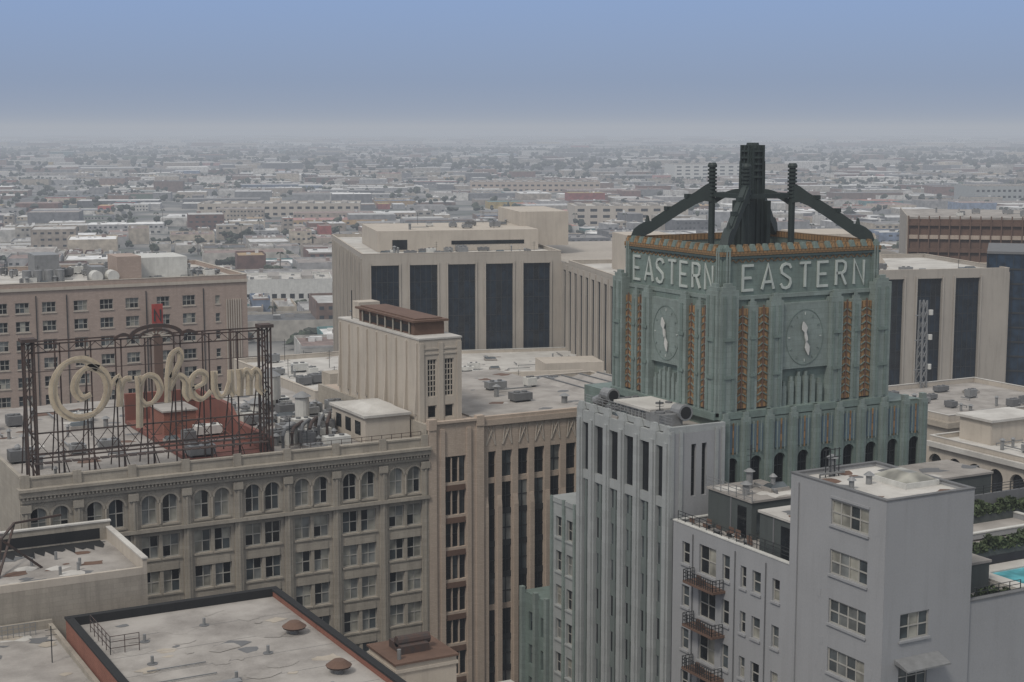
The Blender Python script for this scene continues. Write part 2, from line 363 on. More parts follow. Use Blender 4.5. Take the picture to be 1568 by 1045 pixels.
for sx in (-1, 1):
    for sy in (-1, 1): b.hexa('spire_fins', m_bronze, [(cu + sx * .9 - .2, cv + sy * .9 - .2, 77), (cu + sx * .9 + .2, cv + sy * .9 - .2, 77), (cu + sx * .9 + .2, cv + sy * .9 + .2, 77), (cu + sx * .9 - .2, cv + sy * .9 + .2, 77)] + [(cu + sx * .9 + dx, cv + sy * .9 + dy, 88.5) for dx, dy in ((-.1, -.1), (.1, -.1), (.1, .1), (-.1, .1))]); b.box('spire_base', m_bronze, cu + sx * 1.25 - .25, cu + sx * 1.25 + .25, cv + sy * 1.25 - .25, cv + sy * 1.25 + .25, 77, 84.2)
b.cyl('spire_cap', m_bronze, cu, cv, 89.9, 90.5, .8, .65, 8)
for k in range(5): b.cyl('spire_ring', m_bronze, cu, cv, 86.7 + k * .7, 86.9 + k * .7, 1.3, 1.3, 8)
for sx in (-1, 1):
    for sy in (-1, 1):
        px, py = cu + 3.1 * sx, cv + 3.1 * sy
        b.cyl('pylon', m_bronze, px, py, 77, 88.0, .36)
        for k in range(9): b.cyl('pylon_rings', m_bronze, px, py, 84.6 + k * .4, 84.82 + k * .4, .52)
        b.cyl('pylon_cap', m_bronze, px, py, 88.0, 88.3, .55, .4)
        prev = None
        for i in range(9):
            t = i / 8; r = 3.1 * (1 - t) + .9 * t; z = 83.9 + 1.3 * math.sin(t * math.pi / 2 + .0)
            p = (cu + sx * r, cv + sy * r, z)
            if prev: b.beam('inner_strut', m_bronze, prev, p, .4, .55)
            prev = p
        ex, ey = (10.0 * sx, 8.7 * sy)
        A = Vector((3.1 * sx, 3.1 * sy)); E2 = Vector((ex, ey)); D = (E2 - A); Ln = D.length; D.normalize(); nrm = Vector((-D.y, D.x)) * .42
        prof_t = [(0, 86.0), (.8, 85.6), (Ln * .2, 84.9), (Ln * .4, 83.8), (Ln * .6, 82.7), (Ln * .75, 81.8), (Ln * .82, 81.75), (Ln * .9, 81.4), (Ln * .97, 80.9), (Ln * 1.0, 80.2)]
        prof_b = [(0, 84.0), (.8, 84.1), (Ln * .2, 83.7), (Ln * .4, 82.6), (Ln * .6, 81.4), (Ln * .75, 80.5), (Ln * .82, 80.2), (Ln * .9, 79.8), (Ln * .97, 79.6), (Ln * 1.0, 79.5)]
        for i in range(len(prof_t) - 1):
            a0, z0 = prof_t[i]; a1, z1 = prof_t[i + 1]; b0 = prof_b[i][1]; b1 = prof_b[i + 1][1]
            o0 = A + D * a0; o1 = A + D * a1
            def q(o, z, s): return (cu + o.x + s * nrm.x, cv + o.y + s * nrm.y, z)
            b.hexa('flying_buttress', m_bronze, [q(o0, b0, -1), q(o1, b1, -1), q(o1, b1, 1), q(o0, b0, 1), q(o0, z0, -1), q(o1, z1, -1), q(o1, z1, 1), q(o0, z0, 1)])
            if i < 5: b.hexa('buttress_ridge', m_bronze, [q(o0, z0 - .02, -.5), q(o1, z1 - .02, -.5), q(o1, z1 - .02, .5), q(o0, z0 - .02, .5), q(o0, z0 + .22, -.5), q(o1, z1 + .22, -.5), q(o1, z1 + .22, .5), q(o0, z0 + .22, .5)])
        for tt, zz in ((.3, 84.4), (.55, 83.0)):
            o = A + D * Ln * tt; b.box('buttress_bosses', m_bronze, cu + o.x - .3, cu + o.x + .3, cv + o.y - .3, cv + o.y + .3, zz, zz + .45)
        o = A + D * Ln * .8; b.cyl('scroll_knob', m_bronze, cu + o.x, cv + o.y, 81.6, 82.4, .3, .12)
for sx in (-1, 1):
    b.beam('crown_tie', m_bronze, (cu + 3.1 * sx, cv - 3.1, 84.8), (cu + 3.1 * sx, cv + 3.1, 84.8), .25, .5)
    b.beam('crown_tie', m_bronze, (cu - 3.1, cv + 3.1 * sx, 84.8), (cu + 3.1, cv + 3.1 * sx, 84.8), .25, .5)
# base stage with arched windows
f = front(b, 94.4, 129.0); W = 28.0; n = 9; pw = W / n; ops = []
for i in range(n):
    c = (i + .5) * pw; ops.append((c - .75, c + .75, 52.5, 58.2, 2, 4, True))
f.facade(m_teal, W, 50, 62.2, ops, frame=m_framedk, rec=.5, bar=.09, gl=G(1, 0, 0))
for i in range(n):
    c = (i + .5) * pw
    f.box('blue_spandrels', m_blue, c - .75, c + .75, 58.8, 61.6, .003, .1)
    for q in (-.5, 0, .5): f.box('blue_flutes', m_teal2 if q else m_rust, c + q - .07, c + q + .07, 58.6, 61.9, .103, .18)
for i in range(n + 1):
    c = min(max(i * pw, .5), W - .5); hh = .5
    f.box('stage_piers', m_teal2, c - hh, c + hh, 50, 62.4, .003, .35)
    f.box('stage_pier_caps', m_teal2, c - hh * .6, c + hh * .6, 62.403, 63.0, -.3, .3)
    f.box('stage_pier_rib', m_teal, c - hh * .35, c + hh * .35, 54, 62.0, .353, .5)
b.box('stage_core', m_teal, 94.4, 122.4, 130, 156, 50, 62.19); b.box('stage_side', m_teal, 122.0, 122.4, 129.01, 129.99, 50, 62.19)
b.box('body_core', m_tealdk, 88.5, 124, 130.0, 151.6, 0, 49.9)
# tall fin wall on the street side (faces -u)
f = left(b, 87.5, 128.1); W = 17.9
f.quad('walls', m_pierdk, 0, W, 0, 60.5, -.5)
nb = 6; pw = W / nb
for i in range(nb + 1):
    c = min(max(i * pw, .5), W - .5); w = .58
    f.box('fins', m_pier, c - w, c + w, 0, 61.6, -.49, .05)
    f.box('fins_rib', m_pier, c - w * .55, c + w * .55, 0, 60.7, .053, .25)
    f.b.hexa('fin_tip', m_pier, [f.p(c - w, 61.603, .05), f.p(c + w, 61.603, .05), f.p(c + w, 61.603, -.45), f.p(c - w, 61.603, -.45), f.p(c - w * .5, 62.4, -.05), f.p(c + w * .5, 62.4, -.05), f.p(c + w * .5, 62.4, -.4), f.p(c - w * .5, 62.4, -.4)])
    if i < nb:
        a = i * pw + .585; e = (i + 1) * pw - .585
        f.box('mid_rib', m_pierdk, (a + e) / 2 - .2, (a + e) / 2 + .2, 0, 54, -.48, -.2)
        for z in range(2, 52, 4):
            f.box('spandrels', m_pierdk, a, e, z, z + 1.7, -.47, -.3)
            f.quad('glass', R.choice([g_dark, g_mid, g_mid]), a, e, z + 1.7, z + 4, -.44)
        f.box('slot_sill', m_pier, a, e, 53.9, 54.9, -.46, -.1)
        f.quad('glass', g_dark, a, e, 54.9, 60.2, -.4)
        f.box('slot_head', m_pier, a, e, 60.2, 61.5, -.46, -.02)
b.box('roof', m_roof, 87.9, 94.4, 128.3, 146, 61.0, 61.4)
f = front(b, 87.5, 128.1); f.facade(m_grey, 6.9, 0, 61.6, [(2.7, 3.3, 55, 60.4, 1, 4), (4.0, 4.6, 55, 60.4, 1, 4)], rec=.4, frame=m_framedk, gl=G(1, 0, 0))
for c in (.35, 1.4, 5.8, 6.6): f.box('end_ribs', m_pier, c - .18, c + .18, 53, 61.9, .003, .14)
b.box('parapet', m_pier, 87.5, 94.4, 128.12, 128.6, 61.603, 62.3); b.box('parapet', m_pier, 88.0, 88.4, 128.61, 146, 61.6, 62.2)
b.box('end_side', m_pierdk, 88.05, 94.39, 128.55, 129.9, 0, 60.9); b.box('walls_end', m_pier, 88.05, 94.3, 145.7, 146, 40, 61.6)
f = left(b, 87.5, 146.02); ops = []
for z in range(6, 50, 4):
    for c in (1.5, 3.9): ops.append((c - .75, c + .75, z - .0, z + 2.4, 2, 2))
f.facade(m_pier, 5.7, 0, 49.94, ops, rec=.35, sill=m_pier, frame=m_frame)
for c in (.3, 2.7, 5.4): f.box('piers_low', m_teal2, c - .2, c + .2, 0, 50.6, .003, .25)
b.box('low_roof', m_pier, 87.4, 94, 146.02, 151.8, 49.95, 50.5); b.box('low_core', m_tealdk, 88, 94, 146.1, 151.7, 0, 49.9)
b.box('end_wall_low', m_teal2, 87.55, 100, 151.72, 152, 0, 49.9)
f = left(b, 87.5, 152.02)
f.facade(m_teal, 6.4, 0, 37.4, [(c - .6, c + .6, z, z + 2.4, 1, 2) for z in range(5, 35, 4) for c in (1.5, 4.4)], rec=.35, frame=m_tealdk)
for c in (.3, 2.9, 6.1): f.box('piers_low', m_teal2, c - .3, c + .3, 0, 38.2, .003, .5); f.box('piers_low', m_blue, c + .45, c + .6, 0, 37.2, .003, .3)
b.box('low_roof', m_teal, 87.55, 100, 152.03, 158.4, 37, 37.6)
b.box('rear_wall', m_pier, 94, 124, 151.7, 152.1, 0, 50)
for (x, y, r) in ((90.2, 143.5, .7), (91.2, 131.2, .75)):
    pts = [(x - .2, y + 2.3, 61.4), (x - .2, y + 2.3, 62.2)] + [(x - .2, y + 2.3 - 1.5 * math.sin(a), 62.2 + 1.0 * (1 - math.cos(a))) for a in (.4, .8, 1.2, 1.57)] + [(x - .2, y - .8, 63.2)]
    b.tube('exhaust_duct', m_steel, pts, r, 14)
    b.tube('duct_collar', m_steel, [(x - .2, y - .5, 63.2), (x - .2, y - .9, 63.2)], r + .12, 14)
    b.tube('duct_mouth', m_tar, [(x - .2, y - .9, 63.2), (x - .2, y - .93, 63.2)], r - .1, 14)
b.box('rooftop_shed', m_pier, 89.5, 93.8, 134.5, 141, 61.4, 62.8); b.box('shed_slab', m_roofw, 89.2, 94.0, 134.2, 141.3, 62.803, 63.05)
for i in range(9): b.box('louvre', m_greydk, 89.42, 89.48, 134.8 + i * .7, 135.2 + i * .7, 61.8, 62.6)
clutter(b, 88.9, 93.6, 129.2, 145, 61.4, 12); rail(b, [(88.2, 128.7), (88.2, 145.5)], 62.2, .9, m_steel)
b.done()
# ================================================================== GREY APARTMENTS
b = B('grey_apartment_building')
x0, x1, y0, y1, zt = 87.2, 97.0, 96.0, 108.4, 61.3
rows = [58.2, 53.8, 49.4, 45.0, 40.6, 36.2, 31.8]
f = left(b, x0, y0)
f.facade(m_grey, 12.4, 0, zt, [(2.1, 6.9, z, z + 2.2, 4, 2) for z in rows], rec=.22, bar=.12, gl=G(.06, .3, .35), sill=m_grey)
f.box('lintel_band', m_grey, 2.0, 7.0, 60.5, 60.7, .003, .08)
for q in range(16):
    a = R.uniform(.5, 1.4) if q % 2 else R.uniform(7.2, 10); z = R.uniform(38, 60); f.box('plaster_patch', m_grey, a, a + R.uniform(.3, .6), z, z + R.uniform(.3, .9), .002, .010 + q * .001)
f.box('downpipe', m_grey, 11.2, 11.35, 30, 61, .05, .17)
f = front(b, x0, y0)
f.facade(m_grey, 9.8, 0, zt, [(1.9, 5.1, z, z + 2.3, 3, 2) for z in rows[2:]], rec=.22, bar=.1, gl=G(.2, .35, .3), sill=m_grey)
b.hexa('awning', m_steel, [(88.6, 94.3, 47.2), (93.4, 94.3, 47.2), (93.4, 95.99, 47.5), (88.6, 95.99, 47.5), (88.6, 94.3, 47.35), (93.4, 94.3, 47.35), (93.4, 95.99, 47.9), (88.6, 95.99, 47.9)])
b.box('walls', m_grey, x0 + .01, x1, y1 - .3, y1, 50, zt); b.box('walls', m_grey, x1 - .3, x1, y0 + .01, y1 - .31, 50, zt)
roofset(b, x0, x1, y0, y1, zt, m_grey, m_roofw, .3, m_greydk); stains(b, 88, 96.5, 97, 108, zt, 12)
b.box('roof_hatch', m_white, 92.5, 96.3, 99.5, 104, zt, zt + .5)
b.hexa('roof_skylight', g_blind, [(92.6, 99.6, zt + .5), (96.2, 99.6, zt + .5), (96.2, 103.9, zt + .5), (92.6, 103.9, zt + .5), (93.9, 100.6, zt + 1.1), (94.9, 100.6, zt + 1.1), (94.9, 102.8, zt + 1.1), (93.9, 102.8, zt + 1.1)])
for i in range(4): b.beam('antenna_frame', m_framedk, (89.5 + i * .5, 106.5, zt), (89.5 + i * .5, 106.5, zt + 2.6), .07)
for z in (1, 1.8, 2.5): b.beam('antenna_frame', m_framedk, (89.3, 106.5, zt + z), (91.2, 106.5, zt + z), .06)
clutter(b, 88.2, 91.5, 97.5, 107, zt, 4)
f = left(b, x0 + .12, 108.42); W = 18.5; ops = []
for i, z in enumerate([49.2, 44.8, 40.4, 36, 31.6, 27.2]):
    for (a, c, h, nx) in ((1.4, 2.5, 2.1, 1), (4.2, 5.5, 2.1, 1), (6.4, 7.3, 2.1, 1), (9.0, 10.2, 2.5, 1), (11.2, 14.0, 2.6, 2), (15.6, 16.9, 2.2, 1)):
        ops.append((a, c, z - (.3 if nx == 2 else 0), z + h, nx, 2))
f.facade(m_grey, W, 0, 52.6, ops, rec=.3, bar=.1, gl=G(.6, .25, .1), frame=m_frame, sill=m_grey)
for z in (48.2, 43.8, 39.4, 35):
    f.box('balcony_slab', m_brownroof, 9.6, 14.6, z - .25, z, .003, 1.5)
    yy = 108.42
    rail(b, [(x0 - 0.1, yy + 9.7), (x0 - 1.35, yy + 9.7), (x0 - 1.35, yy + 14.5), (x0 - .1, yy + 14.5)], z, 1.1, m_framedk, .35, 'balcony_rail')
    b.box('balcony_chair', m_brownroof, x0 - 1.1, x0 - .5, yy + 12, yy + 12.6, z, z + .5); b.box('balcony_chair', m_brownroof, x0 - 1.1, x0 - 1.0, yy + 12, yy + 12.6, z + .5, z + 1)
for a in (3.4, 8.1, 15): f.box('downpipe', m_greydk, a - .04, a + .04, 20, 52.5, .05, .13)
roofset(b, x0 + .12, 120, 108.42, 126.9, 52.6, m_grey, m_roof, .55, m_white)
def hut(x0, x1, y0, y1, z, h, mat, rm=None):
    b.box('penthouse', mat, x0, x1, y0, y1, z, z + h); b.box('penthouse_roof', rm or m_roof, x0 - .15, x1 + .15, y0 - .15, y1 + .15, z + h + .003, z + h + .22)
    b.box('penthouse_window', g_mid, x0 + .6, min(x1 - .4, x0 + 2.4), y0 - .04, y0 - .005, z + .6, z + h - .8)
    b.box('penthouse_door', g_dark, x0 - .04, x0 - .005, y0 + .8, y0 + 2.2, z + .1, z + h - .6)
    b.box('penthouse_trim', m_greydk, x0 - .05, x0 - .004, y0 + 3.2, y0 + 3.4, z, z + h); stains(b, x0 + .5, x1 - .5, y0 + .5, y1 - .5, z + h + .225, 5)
hut(90.6, 97, 118.5, 125.6, 52.6, 3.7, m_greendk); hut(88.6, 92.5, 109.2, 114.6, 52.6, 3.9, m_greendk, m_roofw)
hut(94.5, 102, 111, 116, 52.6, 3.0, m_greydk, m_greydk)
rail(b, [(87.6, 115.6), (87.6, 126.5)], 53.1, 1.1); rail(b, [(90.4, 118.2), (90.4, 125.8)], 56.5, 1.1, m_steel); rail(b, [(88, 109.4), (88, 115.4)], 53.2, 1.1)
clutter(b, 91.4, 96, 119.4, 125, 56.5, 6); clutter(b, 98, 118, 118, 126, 52.7, 16)
for i in range(9):
    x = 88 + R.uniform(0, 1.5); yy = 115.6 + i * 1.2
    b.box('deck_bench_seat', R.choice([m_white, m_brownroof, m_greydk]), x, x + .5, yy, yy + .8, 52.95, 53.05); b.box('deck_bench_back', m_brownroof, x + .45, x + .5, yy, yy + .8, 53.05, 53.5); b.box('deck_bench_legs', m_framedk, x + .1, x + .4, yy + .1, yy + .7, 52.6, 52.95)
b.box('walls', m_grey, 97.01, 126, 96.2, 96.6, 0, 51.6); b.box('terrace', m_roof, 97.01, 126, 96.61, 108.4, 50.3, 50.7); b.box('parapet_cap', m_greydk, 97.02, 126, 96.1, 96.7, 51.603, 51.72)
for z in rows[4:]: b.box('terrace_window', g_mid, 98.6, 101.6, 96.12, 96.19, z, z + 2.2)
b.box('pool_deck', m_roofw, 104, 118, 97.4, 104.2, 50.7, 51.25)
for (a, c, e, g) in ((104.1, 105.6, 97.5, 104.1), (114, 117.9, 97.5, 104.1), (105.61, 113.99, 97.5, 98.2), (105.61, 113.99, 102.3, 104.1)): b.box('pool_rim', m_roofw, a, c, e, g, 51.254, 51.5)
b.box('pool_water', g_pool, 105.62, 113.98, 98.21, 102.29, 51.255, 51.38)
hut(97.4, 103.4, 100.2, 104, 50.7, 2.6, m_greendk); b.box('terrace_wall', m_greydk, 97.4, 122, 105.0, 105.3, 50.7, 53.0)
b.box('terrace_upper', m_roof, 97.4, 124, 105.31, 113.6, 51.5, 52.4); b.box('terrace_wall', m_greydk, 104.5, 124, 114, 114.3, 52.6, 55.2)
hut(112, 121, 117.5, 124, 52.6, 3.6, m_greendk); hut(104.5, 110, 118.5, 124.5, 52.6, 3.8, m_greendk)
for i in range(4): b.box('terrace_steps', m_white, 105 + i * 1.2, 106.2 + i * 1.2, 108.6, 111.6, 52.4 + .003, 52.65 + i * .22)
rail(b, [(97.4, 97), (104, 97)], 51.2, 1.2, m_framedk); rail(b, [(104, 114.1), (124, 114.1)], 55.2, .9, m_framedk)
b.box('planter_box', m_greendk, 104, 124, 104.0, 104.9, 52.4, 53.1); b.box('planter_box', m_greendk, 112, 124, 113.0, 113.9, 52.6, 53.6)
b.done()
# ================================================================== THEATRE
b = B('orpheum_theatre_building')
W = 47.0; f = front(b, 31.2, 165); nb = 8; bw = W / nb; ops = []
for i in range(nb):
    c = (i + .5) * bw
    for sg in (-1, 1):
        ops.append((c + sg * 1.15 - .85, c + sg * 1.15 + .85, 49.3, 52.5, 2, 2, True))
        for k in range(7): ops.append((c + sg * 1.15 - .95, c + sg * 1.15 + .95, 45.4 - 4 * k, 48.0 - 4 * k, 2, 2))
def org():
    x = R.random(); return g_blind if x < .38 else g_blind2 if x < .60 else g_mid if x < .68 else g_dark
f.facade(m_orph, W, 0, 53.9, ops, rec=.35, bar=.1, gl=org, sill=m_orph)
for i in range(nb + 1):
    c = min(max(i * bw, .45), W - .45)
    f.box('pilasters', m_orph, c - .42, c + .42, 0, 52.9, .003, .3); f.box('pilaster_caps', m_orph, c - .55, c + .55, 52.2, 53.0, .303, .5)
    f.box('pilaster_rib', m_orph, c - .12, c + .12, 12, 52.1, .303, .42)
for i in range(nb):
    c = (i + .5) * bw; f.b.cyl('colonette', m_orph, 31.2 + c, 165 - .14, 49.3, 51.6, .13, .13, 8)
    for sg in (-1, 1):
        pts = [(c + sg * 1.15 + 1.0 * math.cos(a * math.pi / 10), 51.65 + 1.0 * math.sin(a * math.pi / 10)) for a in range(11)]
        f.ribbon('arch_hoods', m_orph, pts, .22, .003, .14 + sg * .005)
    for k in range(7): f.box('spandrel_panel', m_orph, c - 1.9, c + 1.9, 44.0 - 4 * k, 44.9 - 4 * k, .003, .08)
f.box('string_course', m_orph, 0, W, 48.55, 48.95, .505, .62); f.box('string_course', m_orph, 0, W, 48.6, 48.9, .003, .5)
f.box('string_course', m_beige2, 0, W, 12.5, 13.1, .003, .6)
f.box('cornice', m_orph, -.3, W + .1, 53.9, 54.5, -.4, .75); f.box('cornice', m_orph, -.3, W + .1, 54.503, 54.8, -.4, 1.0); f.box('frieze', m_orph, 0, W, 53.2, 53.899, .003, .35)
for i in range(118): f.box('dentils', m_orph, .1 + i * .4, .3 + i * .4, 53.6, 53.89, .353, .65)
f.box('parapet', m_orph, 0, W, 54.803, 55.7, -.4, .1); f.box('parapet_coping', m_orph, 0, W, 55.703, 55.9, -.5, .2)
for i in range(nb + 1):
    c = min(max(i * bw, .5), W - .5); f.box('parapet_piers', m_orph, c - .45, c + .45, 54.81, 56.2, .103, .3)
b.box('side_wall', m_orph, 31.2, 31.6, 165.41, 215, 0, 56); b.box('core', m_orph, 31.61, 78.1, 165.9, 215, 0, 54.3)
b.box('roof', m_roof, 31.61, 78.1, 165.41, 215, 54.3, 54.7); stains(b, 33, 76, 167, 210, 54.7, 60)
# red tarred lower roof, stepped, with its own parapet
b.box('red_roof', m_redroof, 50.5, 59.6, 169, 196, 54.75, 55.2)
b.box('red_parapet', m_redroof, 59.61, 60.2, 168, 197, 54.76, 57.0); b.box('red_parapet', m_redroof, 50.5, 59.6, 196.01, 196.6, 54.76, 58.6)
b.hexa('red_step', m_redroof, [(59.61, 180, 57.003), (60.2, 180, 57.003), (60.2, 197, 57.003), (59.61, 197, 57.003), (59.61, 183, 58.6), (60.2, 183, 58.6), (60.2, 197, 58.6), (59.61, 197, 58.6)])
b.box('red_bulkhead', m_brick, 52, 56, 184, 190, 55.2, 58.0); b.box('red_bulkhead_roof', m_roof, 51.8, 56.2, 183.8, 190.2, 58.003, 58.2)
for i in range(7): b.box('roof_seam', m_brownroof, 50.6, 59.5, 171 + i * 3.5, 171.12 + i * 3.5, 55.203, 55.26)
clutter(b, 51.5, 58.5, 170, 182, 55.2, 9)
b.box('penthouse', m_stucco, 72.2, 78.0, 169.5, 180, 54.75, 57.9); b.box('penthouse_roof', m_roofw, 71.9, 78.1, 169.2, 180.3, 57.903, 58.2)
b.hexa('penthouse_roof', m_roofw, [(73, 171, 58.2), (77.8, 171, 58.2), (77.8, 179, 58.2), (73, 179, 58.2), (74.5, 173, 58.8), (77, 173, 58.8), (77, 177, 58.8), (74.5, 177, 58.8)])
for i in range(3): b.box('penthouse_window', g_dark, 72.13, 72.19, 171 + i * 3, 172.6 + i * 3, 55.6, 57.2)
clutter(b, 62, 71, 168, 200, 54.7, 60); clutter(b, 33, 48, 170, 205, 54.7, 26); clutter(b, 72, 77.5, 183, 210, 54.7, 10)
b.cyl('water_tank', m_white, 69.5, 196, 56.5, 59.6, 1.7, 1.7, 18); b.cyl('tank_roof', m_steel, 69.5, 196, 59.6, 60.6, 1.8, .2, 18)
for a in range(4): b.beam('tank_legs', m_rusty, (69.5 + 1.3 * math.cos(a * 1.57 + .8), 196 + 1.3 * math.sin(a * 1.57 + .8), 54.7), (69.5 + 1.3 * math.cos(a * 1.57 + .8), 196 + 1.3 * math.sin(a * 1.57 + .8), 56.5), .22)
for (x, y, r, h) in ((70.5, 186, .9, 3.4), (66, 190, 1.0, 2.4), (64.5, 174, .8, 2.0)):
    b.cyl('round_vent', m_white, x, y, 54.7, 54.7 + h, r, r, 14); b.cyl('round_vent_cap', m_steel, x, y, 54.8 + h, 55.4 + h, r * 1.35, r * .3, 14)
rail(b, [(61.5, 166.4), (78, 166.4)], 54.9, 1.4, m_rusty)
for i in range(6): b.tube('big_pipe', m_rusty if i % 2 else m_greydk, [(62 + i * 1.5, 170 + i, 55.2), (62 + i * 1.5, 170 + i, 56.6), (62.6 + i * 1.5, 171 + i, 57.1), (65 + i * 1.3, 174 + i, 57.1), (65.2 + i * 1.3, 175 + i, 54.8)], .22, 8)
f = front(b, 78.22, 164.9)
f.facade(m_beige2, 7.36, 0, 57.3, [(2.2, 5.0, 50.0 - 4 * k, 53.2 - 4 * k, 3, 2) for k in range(12)], rec=.5, bar=.1, gl=G(.9, .1, 0), frame=m_framedk)
for c, w in ((.5, .5), (1.85, .28), (5.35, .28), (6.85, .5)): f.box('block_piers', m_beige2, c - w, c + w, 0, 56.6, .003, .25)
f.box('block_mullions', m_beige2, 3.08, 3.2, 4, 53, -.4, -.1); f.box('block_mullions', m_beige2, 4.02, 4.14, 4, 53, -.4, -.1)
for c in (0, 7.36): f.box('pier_crown', m_beige2, max(0, c - 1.0), min(7.36, c + 1.0), 56.63, 57.9, -.5, .35)
f.box('block_coping', m_beige2, 1.01, 6.35, 57.303, 57.6, -.4, .3)
for k in range(12): f.box('block_spandrel', m_brownroof, 2.3, 4.9, 49.0 - 4 * k, 49.7 - 4 * k, .003, .06)
b.box('block_side', m_orph, 78.2, 78.6, 165.31, 200, 50, 57.2); b.box('block_core', m_beige2, 78.7, 105, 166.2, 200, 0, 57)
f = front(b, 85.6, 165.15); W = 20.4; nb = 9; pw = W / nb
f.quad('walls', m_beige2, 0, W, 53.2, 57.2, -.1); f.quad('walls', m_beige2, 0, W, 0, 53.2, -.65)
for i in range(nb + 1):
    c = min(max(i * pw, .4), W - .4)
    f.box('wing_piers', m_beige2, c - .4, c + .4, 0, 56.5, -.64, .0)
    f.box('wing_pier_face', m_beige2, c - .3, c + .3, 0, 46.4, .003, .3); f.b.hexa('wing_pier_head', m_beige2, [f.p(c - .3, 46.403, .3), f.p(c + .3, 46.403, .3), f.p(c + .3, 46.403, .003), f.p(c - .3, 46.403, .003), f.p(c - .3, 47.6, .1), f.p(c + .3, 47.6, .1), f.p(c + .3, 47.6, .003), f.p(c - .3, 47.6, .003)])
    if i < nb:
        a, e = i * pw + .41, (i + 1) * pw - .41
        for k in range(13):
            z = 50 - 4 * k
            f.quad('glass', R.choice([g_dark, g_dark, g_dark, g_dark, g_mid, g_blind2]), a, e, z - .1, z + 3.2, -.5); f.box('wing_spandrel', m_beige2 if k % 4 == 0 else m_framedk, a, e, z - .8, z - .1, -.63, -.35)
            f.box('wing_frame', m_framedk, a, e, z + 1.4, z + 1.5, -.49, -.4); f.box('wing_frame', m_framedk, (a + e) / 2 - .05, (a + e) / 2 + .05, z - .1, z + 3.2, -.49, -.41)
        f.box('wing_lintel', m_beige2, a, e, 53.2, 56.2, -.63, -.05)
        for q in (.25, .75): f.ribbon('frieze_ornament', m_stucco, [(a + .1, 54), (a + (e - a) * q, 56.2), (e - .1, 54)], .12, -.04, .06 + q * .02)
f.box('wing_cornice', m_beige2, -.0, W, 56.503, 57.2, -.3, .3); f.box('wing_parapet', m_beige2, 0, W, 57.203, 57.6, -.5, .1)
b.box('wing_roof', m_roof, 85.6, 106, 166, 200, 57.003, 57.2); stains(b, 87, 105, 168, 198, 57.2, 20)
clutter(b, 87, 104, 170, 198, 57.2, 10)
f = front(b, 78.6, 168)
f.facade(m_stucco, 5.6, 57, 67, [(1.1, 2.3, 60.0, 64.6, 3, 7), (3.4, 4.6, 60.0, 64.6, 3, 7), (1.1, 2.3, 57.4, 59, 1, 1), (3.4, 4.6, 57.4, 59, 1, 1)], rec=.25, bar=.11, frame=m_stucco, gl=G(1, 0, 0))
for c in (.3, 2.85, 5.3): f.box('stair_ribs', m_stucco, c - .3, c + .3, 57, 66.6, .003, .15)
for z in (65.2, 65.8): f.box('stair_ribs', m_stucco, .61, 4.99, z, z + .2, .003, .1)
f = left(b, 78.6, 168.01); f.facade(m_stucco, 25, 54, 67, [], bar=0)
for i in range(9): f.box('stair_fins', m_stucco, .4 + i * 3, .75 + i * 3, 55, 66.6, .003, .2); f.b.hexa('stair_brackets', m_stucco, [f.p(.4 + i * 3, 58, .203), f.p(.75 + i * 3, 58, .203), f.p(.75 + i * 3, 58, .5), f.p(.4 + i * 3, 58, .5), f.p(.4 + i * 3, 63, .203), f.p(.75 + i * 3, 63, .203), f.p(.75 + i * 3, 60, .35), f.p(.4 + i * 3, 60, .35)])
b.box('stair_core', m_stucco, 78.9, 84.1, 168.4, 193, 54, 66.9); b.box('stair_top', m_roofw, 78.5, 84.3, 167.9, 193.1, 67.003, 67.2)
b.box('plant_room', m_brownroof, 79.4, 83.4, 171, 188, 67.2, 68.7); b.box('plant_roof', m_brownroof, 79.0, 83.8, 170.5, 188.5, 68.8, 69.05); b.box('plant_window', m_tar, 79.3, 79.39, 172, 187, 67.5, 68.3); b.box('plant_roof_top', m_brownroof, 79.6, 83.2, 171.2, 188, 69.053, 69.2)
for i in range(7): b.box('plant_posts', m_orph, 79.2, 79.29, 172 + 2.4 * i, 172.3 + 2.4 * i, 67.2, 68.8)
b.box('plant_box', m_stucco, 80, 83, 189.5, 192, 67.25, 69.4); clutter(b, 79, 83.5, 189, 192.5, 67.2, 3)
b.beam('antenna', m_framedk, (79.2, 190, 67), (79.2, 190, 71), .1)
b.done()
# ------------------------------------------------------------------ roof sign
b = B('orpheum_roof_sign')
y = 167.0; f = front(b, 33.0, y); W = 26.0
for k in (0, -2.4):
    for z in (57.3, 60.0, 68.6, 69.5):
        if k and z in (60.0, 68.6): continue
        f.box('rails', m_rusty, 0, W, z, z + .15, k - .07, k + .07)
    n = 9
    for i in range(n):
        a = W * i / (n - 1); f.box('posts', m_rusty, a - .07, a + .07, 54.6, 69.6, k - .07, k + .07)
    if k == 0:
        for i in range(13):
            a = W * i / 13; c = W * (i + 1) / 13
            b.beam('braces', m_rusty, f.p(a, 57.4, k), f.p(c, 60, k), .07); b.beam('braces', m_rusty, f.p(c, 57.4, k), f.p(a, 60, k), .07)
            b.beam('braces', m_rusty, f.p(a, 68.6, k), f.p((a + c) / 2, 69.5, k), .07); b.beam('braces', m_rusty, f.p((a + c) / 2, 69.5, k), f.p(c, 68.6, k), .07)
for i in range(9):
    a = W * i / 8
    for z in (57.4, 69.5): b.beam('ties', m_rusty, f.p(a, z, 0), f.p(a, z, -2.4), .09)
    b.beam('rakers', m_rusty, f.p(a, 65, -2.4), f.p(a, 54.7, -6), .12); b.beam('rakers', m_rusty, f.p(a, 57.4, 0), f.p(a, 54.9, 1.0), .1); b.beam('rakers', m_rusty, f.p(a, 57.4, 0), f.p(a + .8, 54.7, .4), .08)
